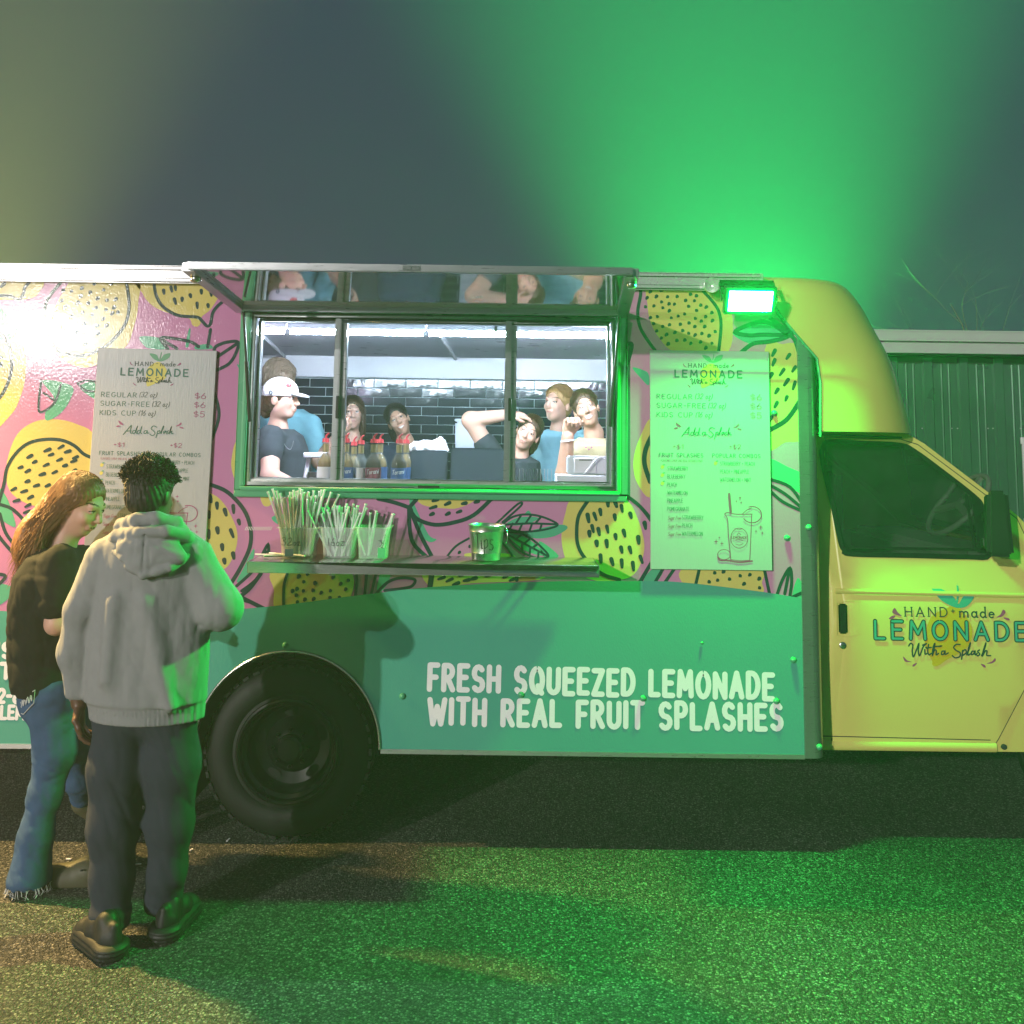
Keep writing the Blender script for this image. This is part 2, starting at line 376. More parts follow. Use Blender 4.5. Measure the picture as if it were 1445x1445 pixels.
# ------------------------------------------------------------------ a little stroke alphabet (unit height, y up)
def arcp(cx, cy, rx, ry, a0, a1, n=10):
    return [(cx + rx * math.cos(R(a0 + (a1 - a0) * i / n)), cy + ry * math.sin(R(a0 + (a1 - a0) * i / n))) for i in range(n + 1)]
GL = {
 'A': (.62, [[(0, 0), (.31, 1), (.62, 0)], [(.12, .33), (.50, .33)]]),
 'B': (.54, [[(0, 0), (0, 1), (.28, 1)] + arcp(.28, .76, .22, .24, 90, -90) + [(0, .52)], [(.28, .52)] + arcp(.28, .26, .26, .26, 90, -90) + [(0, 0)]]),
 'C': (.60, [arcp(.34, .5, .34, .5, 50, 310, 14)]),
 'D': (.58, [[(0, 0), (0, 1), (.2, 1)] + arcp(.2, .5, .38, .5, 90, -90, 12) + [(0, 0)]]),
 'E': (.48, [[(.48, 1), (0, 1), (0, 0), (.48, 0)], [(0, .52), (.40, .52)]]),
 'F': (.46, [[(.46, 1), (0, 1), (0, 0)], [(0, .5), (.38, .5)]]),
 'G': (.62, [arcp(.34, .5, .34, .5, 50, 350, 14) + [(.40, .42)]]),
 'H': (.56, [[(0, 0), (0, 1)], [(.56, 0), (.56, 1)], [(0, .5), (.56, .5)]]),
 'I': (.0, [[(0, 0), (0, 1)]]),
 'J': (.4, [[(.4, 1), (.4, .25)] + arcp(.2, .22, .2, .22, 0, -180)]),
 'K': (.54, [[(0, 0), (0, 1)], [(.5, 1), (0, .42)], [(.14, .56), (.54, 0)]]),
 'L': (.44, [[(0, 1), (0, 0), (.44, 0)]]),
 'M': (.72, [[(0, 0), (.06, 1), (.36, .3), (.66, 1), (.72, 0)]]),
 'N': (.58, [[(0, 0), (0, 1), (.58, 0), (.58, 1)]]),
 'O': (.66, [arcp(.33, .5, .33, .5, 90, 450, 20)]),
 'P': (.50, [[(0, 0), (0, 1), (.24, 1)] + arcp(.24, .74, .26, .26, 90, -90) + [(0, .48)]]),
 'Q': (.66, [arcp(.33, .5, .33, .5, 90, 450, 20), [(.40, .26), (.62, -.04)]]),
 'R': (.54, [[(0, 0), (0, 1), (.24, 1)] + arcp(.24, .75, .26, .25, 90, -90) + [(0, .5)], [(.22, .5), (.54, 0)]]),
 'S': (.52, [arcp(.26, .74, .25, .26, 35, 270, 9) + arcp(.26, .24, .26, .24, 90, -145, 9)]),
 'T': (.56, [[(0, 1), (.56, 1)], [(.28, 1), (.28, 0)]]),
 'U': (.56, [[(0, 1), (0, .28)] + arcp(.28, .28, .28, .28, 180, 360) + [(.56, 1)]]),
 'V': (.60, [[(0, 1), (.3, 0), (.6, 1)]]),
 'W': (.86, [[(0, 1), (.2, 0), (.43, .72), (.66, 0), (.86, 1)]]),
 'X': (.56, [[(0, 0), (.56, 1)], [(0, 1), (.56, 0)]]),
 'Y': (.56, [[(0, 1), (.28, .48), (.56, 1)], [(.28, .48), (.28, 0)]]),
 'Z': (.50, [[(0, 1), (.5, 1), (0, 0), (.5, 0)]]),
 '0': (.52, [arcp(.26, .5, .26, .5, 90, 450, 18)]), '1': (.2, [[(0, .8), (.2, 1), (.2, 0)]]),
 '2': (.48, [arcp(.24, .74, .24, .26, 160, -30, 9) + [(0, 0), (.48, 0)]]),
 '3': (.48, [arcp(.22, .76, .22, .24, 150, -80, 9) + arcp(.22, .26, .26, .26, 80, -150, 9)]),
 '5': (.48, [[(.44, 1), (.08, 1), (.04, .56)] + arcp(.22, .32, .26, .32, 110, -140, 10)]),
 '6': (.50, [[(.36, 1), (.06, .46)] + arcp(.25, .28, .25, .28, 150, 510, 16)]),
 '8': (.48, [arcp(.24, .76, .21, .24, -90, 270, 14), arcp(.24, .26, .24, .26, 90, 450, 14)]),
 '$': (.50, [arcp(.25, .70, .24, .20, 35, 270, 9) + arcp(.25, .30, .25, .20, 90, -145, 9), [(.25, -.08), (.25, 1.08)]]),
 '+': (.36, [[(0, .5), (.36, .5)], [(.18, .32), (.18, .68)]]), '-': (.30, [[(0, .46), (.30, .46)]]),
 '(': (.16, [arcp(.4, .45, .4, .7, 130, 230, 6)]), ')': (.16, [arcp(-.24, .45, .4, .7, 50, -50, 6)]),
 ' ': (.28, []),
 # lower case
 'a': (.40, [arcp(.20, .28, .20, .28, 30, 330, 12), [(.40, .56), (.40, .1), (.46, 0)]]),
 'd': (.40, [arcp(.20, .28, .20, .28, 30, 330, 12), [(.40, 1.05), (.40, .1), (.46, 0)]]),
 'e': (.40, [[(.02, .30), (.40, .32)] + arcp(.2, .28, .2, .28, 10, 310, 12)]),
 'g': (.40, [arcp(.20, .28, .20, .28, 30, 330, 12), [(.40, .56), (.40, -.2)] + arcp(.2, -.2, .2, .2, 0, -150, 6)]),
 'h': (.38, [[(0, 0), (0, 1.05)], [(0, .3)] + arcp(.19, .36, .19, .2, 180, 0, 8) + [(.38, .06), (.44, 0)]]),
 'i': (.04, [[(0, .56), (0, .05), (.05, 0)], [(.0, .78)]]), 'l': (.06, [[(0, 1.05), (0, .08), (.06, 0)]]),
 'm': (.66, [[(0, 0), (0, .56)], [(0, .36)] + arcp(.165, .38, .165, .18, 180, 0, 7) + [(.33, 0)], [(.33, .36)] + arcp(.495, .38, .165, .18, 180, 0, 7) + [(.66, .0)]]),
 'n': (.38, [[(0, 0), (0, .56)], [(0, .33)] + arcp(.19, .36, .19, .2, 180, 0, 8) + [(.38, 0)]]),
 'o': (.40, [arcp(.2, .28, .2, .28, 90, 450, 14)]),
 'p': (.40, [[(0, .56), (0, -.42)], arcp(.2, .28, .2, .28, 150, -150, 12)]),
 'r': (.28, [[(0, 0), (0, .56)], [(0, .34)] + arcp(.18, .36, .18, .2, 180, 60, 6)]),
 's': (.32, [arcp(.16, .42, .15, .14, 40, 270, 7) + arcp(.16, .14, .16, .14, 90, -140, 7)]),
 't': (.24, [[(.12, .86), (.12, .1), (.2, 0)], [(-.02, .6), (.28, .62)]]),
 'u': (.36, [[(0, .56), (0, .2)] + arcp(.18, .18, .18, .18, 180, 360, 8) + [(.36, .56)], [(.36, .3), (.38, 0)]]),
 'z': (.36, [[(0, .56), (.34, .56), (.02, .02), (.20, .02)] + arcp(.2, -.16, .16, .2, 80, -120, 6)]),
}
def text(mb, s, place, h, width=None, stroke=0.12, y=0.0, mi=0, gap=0.22, slant=0.0, squeeze=1.0, jitter=0.0, serif=0.0):
    """draw a word: place(u, v) turns text units into (x, z)"""
    adv = 0.0; items = []
    for ch in s:
        w, st = GL[ch]; items.append((adv, st)); adv += w + gap
    total = adv - gap
    k = (width / total) if width else h * squeeze
    rr = random.Random(len(s) * 7 + ord(s[0]))
    for (a, st) in items:
        dz = rr.uniform(-jitter, jitter); sc = 1 + rr.uniform(-jitter, jitter)
        for line in st:
            pts = [place((a + (p[0]) + slant * p[1]) * k, (p[1] * sc + dz) * h) for p in line]
            runs = [[pts[0]]]
            for i in range(1, len(pts)):
                runs[-1].append(pts[i])
                if i < len(pts) - 1:
                    d0 = Vector(pts[i]) - Vector(pts[i - 1]); d1 = Vector(pts[i + 1]) - Vector(pts[i])
                    if d0.length > 1e-7 and d1.length > 1e-7 and d0.angle(d1) > 0.75: runs.append([pts[i]])
            for rn in runs:
                text.n = (text.n + 1) % 23
                mb.ribbon(rn, stroke * h, y - 0.00003 * text.n, mi)
            if serif:
                for e, nb in ((line[0], line[1] if len(line) > 1 else None), (line[-1], line[-2] if len(line) > 1 else None)):
                    if nb and abs(e[0] - nb[0]) < .35 and (e[1] < .03 or e[1] > .97 or abs(e[1] - .56) < .02):
                        q = [place((a + e[0] + d) * k, (e[1] * sc + dz) * h) for d in (-serif, serif)]
                        mb.ribbon(q, stroke * h * .6, y, mi, cap=False)
    return total * k
text.n = 0
def placer(x0, z0, ang=0.0):
    c, s_ = math.cos(ang), math.sin(ang)
    return lambda u, v: (x0 + u * c - v * s_, z0 + u * s_ + v * c)
# =================================================================== the ground
gb = MB(); gb.add([(-250, -250, 0), (250, -250, 0), (250, 250, 0), (-250, 250, 0)], [(0, 1, 2, 3)])
def asphalt():
    m = bpy.data.materials.new('asphalt'); m.use_nodes = True; nt = m.node_tree; N = nt.nodes; L = nt.links; b = N['Principled BSDF']
    tc = N.new('ShaderNodeTexCoord')
    v = N.new('ShaderNodeTexVoronoi'); v.inputs['Scale'].default_value = 132; v.inputs['Randomness'].default_value = 1
    L.new(tc.outputs['Object'], v.inputs['Vector'])
    v2 = N.new('ShaderNodeTexVoronoi'); v2.inputs['Scale'].default_value = 230; L.new(tc.outputs['Object'], v2.inputs['Vector'])
    nz = N.new('ShaderNodeTexNoise'); nz.inputs['Scale'].default_value = 1.3; nz.inputs['Detail'].default_value = 7; L.new(tc.outputs['Object'], nz.inputs['Vector'])
    sep = N.new('ShaderNodeSeparateColor'); L.new(v.outputs['Color'], sep.inputs[0])
    cr_ = N.new('ShaderNodeValToRGB'); e = cr_.color_ramp.elements
    e[0].position = 0.0; e[0].color = (0.030, 0.029, 0.028, 1); e[1].position = 1.0; e[1].color = (0.36, 0.35, 0.32, 1)
    for p, c in ((0.30, 0.055), (0.60, 0.10), (0.85, 0.175)):
        q = e.new(p); q.color = (c, c * 0.97, c * 0.92, 1)
    L.new(sep.outputs[0], cr_.inputs[0])
    # dark binder between the stones
    mr = N.new('ShaderNodeMapRange'); mr.inputs[1].default_value = 0.35; mr.inputs[2].default_value = 0.75; mr.inputs[3].default_value = 1.0; mr.inputs[4].default_value = 0.25
    vs = N.new('ShaderNodeMath'); vs.operation = 'MULTIPLY'; vs.inputs[1].default_value = 1.0; L.new(v.outputs['Distance'], vs.inputs[0]); L.new(vs.outputs[0], mr.inputs[0])
    mm = N.new('ShaderNodeMix'); mm.data_type = 'RGBA'; mm.blend_type = 'MULTIPLY'; mm.inputs[0].default_value = 1; L.new(cr_.outputs[0], mm.inputs[6]); L.new(mr.outputs[0], mm.inputs[7])
    m3 = N.new('ShaderNodeMapRange'); m3.inputs[1].default_value = 0.3; m3.inputs[2].default_value = 0.7; m3.inputs[3].default_value = 0.60; m3.inputs[4].default_value = 1.25; L.new(nz.outputs['Fac'], m3.inputs[0])
    m4 = N.new('ShaderNodeMix'); m4.data_type = 'RGBA'; m4.blend_type = 'MULTIPLY'; m4.inputs[0].default_value = 1; L.new(mm.outputs[2], m4.inputs[6]); L.new(m3.outputs[0], m4.inputs[7])
    L.new(m4.outputs[2], b.inputs['Base Color'])
    b.inputs['Roughness'].default_value = 0.55; b.inputs['Specular IOR Level'].default_value = 0.5
    ad = N.new('ShaderNodeMath'); ad.operation = 'ADD'; L.new(v.outputs['Distance'], ad.inputs[0]); L.new(v2.outputs['Distance'], ad.inputs[1])
    bp = N.new('ShaderNodeBump'); bp.invert = True; bp.inputs['Strength'].default_value = 1.0; bp.inputs['Distance'].default_value = 0.0065
    L.new(ad.outputs[0], bp.inputs['Height']); L.new(bp.outputs[0], b.inputs['Normal'])
    MATS['asphalt'] = m
asphalt()
struct(gb.obj('ground', 'asphalt'))

# =================================================================== the food truck
TR = tag(empty('food_truck', (0, 0, 0)), 'pink and green lemon-printed food truck with yellow cab and open serving window', 'food truck')
XL = -3.55
XS0 = W(1128, 700).x; XS1 = W(1156, 700).x + 0.01         # corner trim
ZB = W(600, 1058).z                                       # bottom edge of the side
ZT = W(300, 377).z                                        # roof edge
ZR = W(100, 399).z                                        # underside of the roof rail
DEPTH = 2.1
wL, wR, wB, wT = -1.206, 0.509, W(600, 704).z, W(600, 430).z      # outside of the green window frame
FRW = 0.046
oL, oR, oB, oT = wL + FRW, wR - FRW, wB + FRW, wT - FRW
acx = W(405, 1057).x; arx = W(536, 1057).x - acx; atop = W(405, 919).z
arch = [(acx + arx * math.cos(a), ZB + (atop - ZB) * math.sin(a)) for a in [math.pi * i / 40 for i in range(41)]]      # right to left
outline = [(XL, ZB)] + arch[::-1] + [(XS0 + 0.01, ZB), (XS0 + 0.01, ZR + 0.02), (XL, ZR + 0.02)]
hole = [(oL, oB), (oR, oB), (oR, oT), (oL, oT)]
MB().plate(outline, [hole], 0.0, 0.045).obj('side_panel', 'pink', TR)

# the green band along the bottom, its top edge a shallow wave
bandtop = [wx(*p) for p in [(0, 862), (120, 866), (230, 866), (342, 859), (406, 853), (489, 842), (531, 837), (600, 829), (700, 823), (800, 820), (907, 820), (966, 822), (1075, 835), (1130, 844)]]
bandtop = [(XL, bandtop[0][1] + 0.03)] + [(p.x, p.y) for p in smooth_poly(bandtop, False, 4)] + [(XS0 + 0.01, bandtop[-1][1] - 0.003)]
MB().plate([(XL, ZB + 0.002)] + [(x * 1, z) for x, z in arch[::-1]] + [(XS0 + 0.01, ZB + 0.002)] + bandtop[::-1], [], -0.0016, 0, side=False).obj('green_band', 'band_green', TR)

# ---- printed fruit: traced strokes; every fruit is one flat print on the wrap
def cv(o, k, pts): return [(o[0] + x / k, o[1] + y / k) for x, y in pts]
A = ((0, 360), 3.905); B = ((0, 620), 3.803); C6 = ((330, 640), 4.98); C7 = ((600, 640), 4.379); C8 = ((880, 360), 4.817); C9 = ((880, 600), 4.817)
LW = PX(0)
def print_obj(name, yellow=(), leaf=(), strokes=(), seeds=(), fr=A, sw=4.6, seed_dir=None, seed_sz=(10, 5)):
    mb = MB(); o, k = fr
    for poly in yellow:
        pts = [wx(*p) for p in cv(o, k, poly)]; pts = [(p.x, p.y) for p in smooth_poly(pts, True, 5)]
        mb.plate(pts, [], -0.0008, 0, 0, side=False)
    for poly in leaf:
        pts = [wx(*p) for p in cv(o, k, poly)]; pts = [(p.x, p.y) for p in smooth_poly(pts, True, 5)]
        mb.plate(pts, [], -0.0014, 0, 1, side=False)
    for st in strokes:
        pts = [wx(*p) for p in cv(o, k, st)]
        pts = smooth_poly(pts, False, 5) if len(pts) > 2 else pts
        mb.ribbon(pts, sw * LW, -0.0020 - 0.00004 * random.random(), 2)
    rr = random.Random(len(seeds))
    for sd in seeds:
        q = cv(o, k, [sd])[0]; c = Vector(wx(*q))
        a = R(seed_dir + rr.uniform(-9, 9)) if seed_dir is not None else rr.uniform(0, 6.3)
        L_ = seed_sz[0] * LW * rr.uniform(0.8, 1.2); w_ = seed_sz[1] * LW * rr.uniform(0.9, 1.15)
        d = Vector((math.cos(a), math.sin(a))) * max(0.0005, (L_ - w_)) / 2
        mb.ribbon([c - d, c, c + d], [w_ * 0.75, w_, w_ * 1.05], -0.0021 - 0.00004 * rr.random(), 2)
    mb.v = [(x, y * 0.45, z) for x, y, z in mb.v]
    return split_objs(mb, name, ['yellow_print', 'leaf_print', 'dark_print'], TR, 0.012)

print_obj('printed_lemon', [[(-60, 140), (225, 140), (215, 205), (180, 235), (100, 245), (-60, 235)]], [], [[(-60, 222), (20, 224), (60, 227), (105, 245), (130, 210), (138, 178), (170, 140)]], [(15, 165)])
print_obj('printed_lemon_slice', [[(430, 130), (745, 130), (762, 260), (742, 380), (680, 520), (480, 620), (330, 560), (270, 430), (300, 300), (350, 200)]], [],
          [[(345, 140), (265, 240), (245, 340), (262, 450), (330, 530), (430, 555), (520, 535), (610, 480), (690, 380), (712, 270), (695, 140)]],
          [(450, 183), (497, 207), (570, 193), (347, 197), (393, 200), (445, 227), (338, 253), (537, 240), (588, 250), (637, 245), (428, 265), (485, 267), (357, 290), (310, 298), (528, 292), (583, 303), (628, 290), (618, 322), (648, 317), (453, 318), (507, 330), (392, 340), (568, 353), (298, 345), (585, 390), (535, 390), (540, 433), (520, 158), (612, 160), (465, 380), (350, 400), (420, 430), (380, 470), (470, 490)], seed_dir=50, seed_sz=(7, 5.2))
print_obj('printed_lemon', [[(775, 130), (785, 210), (830, 270), (900, 310), (1000, 338), (1045, 352), (1060, 385), (1085, 395), (1105, 378), (1112, 340), (1160, 300), (1205, 232), (1240, 180), (1200, 130)]], [],
          [[(848, 140), (860, 220), (900, 285), (980, 332), (1085, 342), (1115, 365), (1140, 390), (1160, 378), (1172, 320), (1200, 280), (1250, 240)], [(1160, 410), (1145, 505)],
           [(1180, 640), (1260, 600), (1300, 540), (1312, 480), (1250, 480), (1195, 500), (1180, 520)], [(1190, 566), (1300, 492)], [(1095, 505), (1050, 478), (960, 460), (885, 458), (925, 515)], [(890, 465), (975, 515)],
           [(1180, 755), (1205, 850), (1200, 920), (1165, 1020)]],
          [(903, 203), (945, 188), (967, 183), (1050, 225), (1110, 203), (1163, 212), (965, 255), (1004, 245), (1087, 278), (1147, 280)], seed_dir=100, seed_sz=(10, 4.5))
print_obj('printed_leaf', [], [[(770, 450), (880, 457), (920, 515), (830, 515), (795, 500)], [(1050, 412), (1040, 412), (1022, 500), (1040, 500)], [(1080, 500), (1150, 490), (1170, 515), (1080, 520)], [(1305, 600), (1325, 615), (1325, 640)], [(-40, 260), (20, 310), (85, 395), (90, 425), (40, 470), (-20, 440)]])
print_obj('printed_lemon', [[(-80, 450), (60, 418), (100, 450), (135, 530), (142, 650), (120, 760), (60, 880), (-80, 960)]], [], [[(-60, 390), (30, 460), (62, 560), (58, 660), (10, 770), (-60, 840)]], [(-5, 560), (0, 600)])
print_obj('printed_leaf', [], [[(235, 690), (395, 720), (385, 800), (330, 875), (258, 912), (252, 860), (300, 790)], [(440, 720), (520, 700), (530, 790), (470, 760)]],
          [[(228, 690), (214, 800), (222, 866), (300, 815), (335, 715)], [(300, 800), (240, 760)], [(428, 706), (480, 690), (540, 700)], [(428, 706), (470, 745), (540, 752)]], sw=3.2)
print_obj('printed_lemon', [[(32, 1190), (60, 1060), (110, 970), (200, 915), (310, 905), (420, 930), (520, 1000), (520, 1240), (430, 1350), (300, 1400), (200, 1385), (110, 1350), (50, 1290)]], [],
          [[(-10, 1380), (22, 1260), (40, 1170), (90, 1090), (160, 1035), (250, 1015), (340, 1020), (410, 1050), (460, 1095), (510, 1118)]],
          [(260, 1075), (335, 1058), (280, 1100), (372, 1083), (163, 1110), (415, 1115), (190, 1140), (112, 1170), (253, 1157), (357, 1160), (405, 1135), (327, 1128), (410, 1187), (152, 1190), (300, 1197), (232, 1208), (150, 1247), (200, 1270), (262, 1270), (75, 1290), (132, 1302), (167, 1335), (90, 1353), (153, 1380), (148, 1415)], seed_dir=25, seed_sz=(11, 4.6))
print_obj('printed_leaf', [], [[(-40, 240), (30, 300), (75, 420), (80, 470), (20, 440), (-40, 380)], [(-40, 780), (60, 790), (50, 850), (-40, 900)]], [[(-40, 340), (60, 370), (130, 435)], [(-40, 470), (10, 540), (70, 610)], [(0, 400), (30, 500), (90, 580)], [(-40, 720), (30, 735), (-30, 800)]], fr=B)
print_obj('printed_lemon', [[(1040, 270), (1120, 285), (1190, 330), (1250, 430), (1275, 520), (1255, 620), (1205, 695), (1110, 700), (1040, 600)], [(1262, 20), (1245, 90), (1242, 150), (1262, 220), (1300, 250), (1300, 0)]], [],
          [[(1080, 235), (1150, 250), (1230, 290), (1310, 380), (1345, 480), (1340, 580), (1290, 690), (1235, 780)], [(1400, 720), (1340, 800), (1280, 850)], [(1300, 850), (1400, 900)]],
          [(1130, 320), (1165, 357), (1210, 392), (1122, 405), (1253, 375), (1168, 490), (1120, 510), (1245, 505), (1193, 580), (1283, 445), (1253, 625), (1205, 655)], fr=B, seed_dir=105, seed_sz=(13, 5.5), sw=5.5)
print_obj('printed_leaf', [[(190, 300), (275, 300), (262, 355), (235, 372), (205, 360)]], [[(265, 450), (345, 425), (345, 495), (305, 495)], [(20, 900), (70, 800), (130, 680), (145, 690), (120, 810), (70, 890)], [(275, 300), (320, 300), (330, 350)]],
          [[(20, 930), (110, 850), (150, 800)], [(55, 965), (130, 910), (190, 850)], [(60, 1030), (130, 1050), (210, 1085)], [(200, 710), (240, 640), (245, 712)], [(205, 708), (225, 690)]], fr=C6, sw=4.2)
print_obj('printed_lemon_slice', [[(290, 820), (800, 820), (800, 1040), (600, 1100), (310, 1110), (282, 960)]], [[(1035, 820), (1090, 820), (1090, 900), (1005, 990)]],
          [[(385, 820), (352, 930), (350, 1090)], [(860, 820), (862, 900), (850, 1040)], [(935, 820), (915, 1040)], [(1010, 820), (985, 900), (955, 1040)], [(995, 990), (1080, 905), (1170, 875), (1270, 885), (1250, 932), (1170, 950), (1060, 962)], [(1400, 850), (1385, 950)]],
          [(412, 968), (442, 953), (487, 967), (438, 997), (555, 963), (498, 1028), (612, 980), (560, 1023), (677, 965), (675, 1015), (445, 1045), (740, 1015), (785, 955), (570, 912), (490, 903), (455, 865), (515, 850), (697, 870), (750, 917), (803, 893)], fr=C6, sw=4.0, seed_dir=60, seed_sz=(6.5, 5))
print_obj('printed_lemon', [[(-50, 250), (-20, 315), (110, 338), (210, 335), (310, 280), (200, 240)], [(30, 700), (700, 700), (700, 780), (300, 800), (120, 830), (30, 830)]], [[(-90, 250), (-60, 330), (20, 500), (70, 530), (20, 545), (-50, 470), (-95, 330)]],
          [[(-290, 280), (-200, 300), (-100, 335), (-80, 370), (-40, 410), (60, 440), (180, 425), (300, 380), (420, 270)], [(-100, 330), (-95, 470), (-70, 560), (10, 640)], [(-95, 340), (-30, 500), (40, 635)], [(-100, 335), (-55, 285)], [(45, 700), (25, 820)], [(575, 700), (565, 780)]],
          [(62, 288), (137, 310), (240, 308), (317, 298), (48, 333), (40, 375), (138, 373), (208, 360), (100, 770), (150, 782), (255, 783), (300, 772), (190, 805), (390, 752), (225, 750), (495, 760), (535, 780)], fr=C7, sw=5.5, seed_dir=20, seed_sz=(11, 4.8))
print_obj('printed_leaf', [[(250, 645), (268, 615), (520, 620), (540, 660), (300, 690)]], [[(600, 490), (820, 440), (880, 460), (800, 510), (690, 525), (620, 505)], [(618, 372), (638, 352), (655, 375)], [(705, 540), (825, 632), (740, 645)], [(500, 440), (560, 400), (640, 390), (700, 400), (620, 440)], [(500, 495), (600, 510), (680, 560), (740, 630), (620, 600)]],
          [[(440, 432), (572, 312), (592, 322), (478, 424)], [(482, 432), (540, 392), (620, 376), (720, 390), (818, 437), (760, 465), (660, 481), (560, 481), (485, 455)], [(485, 440), (640, 432), (815, 437)],
           [(488, 488), (580, 490), (660, 530), (720, 580), (762, 634), (700, 646), (620, 620), (550, 570), (488, 488)], [(490, 490), (620, 560), (755, 632)], [(540, 432), (520, 470)], [(600, 432), (580, 478)], [(660, 432), (645, 478)], [(720, 434), (710, 470)], [(560, 432), (590, 386)], [(620, 432), (655, 380)], [(680, 432), (715, 392)],
           [(560, 530), (600, 495)], [(610, 557), (650, 525)], [(660, 583), (695, 560)], [(600, 552), (600, 600)], [(650, 580), (645, 628)], [(700, 605), (698, 645)],
           [(132, 640), (190, 572), (270, 524)], [(465, 538), (510, 590), (545, 645)]], [(210, 612), (275, 575)], fr=C7, sw=2.9, seed_dir=40, seed_sz=(5, 4.5))
print_obj('printed_lemon', [[(905, 285), (866, 370), (845, 470), (845, 560), (872, 660), (940, 740), (1080, 790), (1230, 775), (1300, 735), (1345, 640), (1352, 540), (1312, 400), (1245, 290), (1080, 250)]], [],
          [[(1010, 285), (950, 380), (936, 480), (945, 570), (990, 650), (1090, 742), (1200, 780)], [(1235, 255), (1330, 330), (1400, 420)], [(1400, 670), (1325, 795)]],
          [(1007, 400), (1050, 390), (1083, 363), (1128, 305), (1177, 310), (1215, 340), (1270, 383), (1172, 395), (1035, 465), (1015, 497), (1073, 483), (1126, 468), (1177, 515), (1230, 493), (1357, 445), (1318, 535), (1060, 557), (1122, 558), (1213, 595), (1267, 597), (1085, 650), (1155, 670), (1215, 680), (1335, 655), (1285, 697)], fr=C7, seed_dir=103, seed_sz=(13.5, 5.4), sw=5)
print_obj('printed_lemon_slice', [[(185, 195), (163, 340), (185, 460), (240, 560), (330, 650), (560, 720), (715, 650), (742, 460), (700, 300), (560, 195)]], [],
          [[(102, 200), (116, 260), (96, 380), (108, 480), (150, 560), (215, 650)], [(540, 245), (600, 310), (645, 380), (662, 480), (645, 660)]],
          [(255, 240), (305, 220), (348, 232), (405, 235), (450, 232), (180, 250), (453, 268), (493, 278), (297, 285), (362, 283), (221, 283), (158, 292), (420, 310), (480, 312), (256, 320), (307, 333), (344, 335), (204, 347), (265, 360), (147, 353), (440, 350), (522, 342), (560, 355), (309, 380), (494, 378), (228, 420), (413, 402), (369, 416), (180, 427), (322, 428), (556, 420), (598, 393), (486, 432), (526, 450), (602, 447), (443, 463), (384, 472), (202, 468), (310, 475), (482, 487), (264, 487), (549, 487), (223, 517), (400, 515), (347, 527), (290, 542), (621, 522), (440, 533), (484, 545), (530, 535), (579, 550), (255, 565), (360, 582), (414, 579), (301, 605), (455, 602), (521, 592), (599, 601), (557, 632)], fr=C8, sw=4.6, seed_dir=50, seed_sz=(6, 4.8))
print_obj('printed_leaf', [], [[(740, 530), (840, 480), (1000, 470), (1090, 540), (980, 590), (850, 600)], [(1080, 330), (1120, 320), (1100, 400)], [(60, 765), (130, 780), (170, 810), (170, 885), (120, 840)]],
          [[(1120, 545), (1000, 466), (920, 456), (830, 482), (758, 524), (850, 546), (950, 541), (1120, 545)], [(800, 660), (880, 602), (980, 590), (1080, 568), (1130, 545)], [(1050, 395), (1100, 470), (1150, 530)], [(1130, 540), (1165, 580), (1190, 660)], [(1000, 430), (1080, 490), (1140, 530)], [(25, 735), (55, 610), (10, 610)]], fr=C8, sw=6.0)
print_obj('printed_lemon', [[(960, 640), (1080, 605), (1165, 598), (1230, 640), (1230, 1200), (1100, 1272), (960, 1285)], [(190, 1130), (110, 1240), (66, 1400), (92, 1550), (190, 1625)]], [], [[(1210, 970), (1140, 1080), (1080, 1140), (970, 1200)], [(195, 1220), (150, 1320), (142, 1420), (180, 1540)]],
          [(1020, 665), (1118, 690), (1020, 730), (1157, 775), (1075, 797), (1000, 820), (1105, 865), (1158, 887), (1040, 925), (1105, 975), (1035, 1018), (1000, 1110)], fr=C8, sw=6.5, seed_dir=63, seed_sz=(13, 5))
print_obj('printed_leaf', [], [[(980, 225), (1120, 285), (1240, 350), (1240, 480), (1100, 400), (980, 335)]], [[(980, 365), (1130, 420), (1230, 560)], [(980, 430), (1080, 520), (1240, 596)], [(980, 400), (1100, 470), (1230, 580)], [(0, 465), (100, 540), (190, 640)]], [(146, 682)], fr=C9, sw=4.5, seed_dir=105, seed_sz=(12, 5))
print_obj('printed_lemon_slice', [[(425, 970), (915, 970), (940, 1070), (925, 1145), (600, 1120), (410, 1080)]], [[(190, 980), (270, 980), (215, 1075), (135, 1065)], [(1145, 1170), (1180, 1042), (1212, 1080), (1220, 1170)]],
          [[(515, 975), (488, 1090)], [(955, 975), (990, 1140)], [(180, 950), (115, 1065)], [(268, 975), (215, 1065)], [(345, 975), (280, 1070)], [(1045, 1145), (1080, 1050), (1130, 972), (1142, 1060), (1130, 1160)], [(1125, 990), (1095, 1145)], [(1145, 1170), (1250, 1122)]],
          [(617, 1005), (677, 997), (637, 1055), (718, 1048), (790, 1025), (856, 1018), (920, 1045), (579, 1066), (816, 1080), (922, 1107)], fr=C9, sw=4.4, seed_dir=40, seed_sz=(6, 5))

# the same fruit goes on along the wrap to the left of the frame
for o in [c for c in TR.children if c.name.startswith('printed_')]:
    xs = [v.co.x for v in o.data.vertices]; zs = [v.co.z for v in o.data.vertices]
    if 0.55 < (min(xs) + max(xs)) / 2 < 1.0 and max(xs) < 1.1:
        c = link_copy(o, TR); c.location.x = -3.52
    elif -2.0 < min(xs) and max(xs) < -1.35:
        c = link_copy(o, TR); c.location.x = -1.05

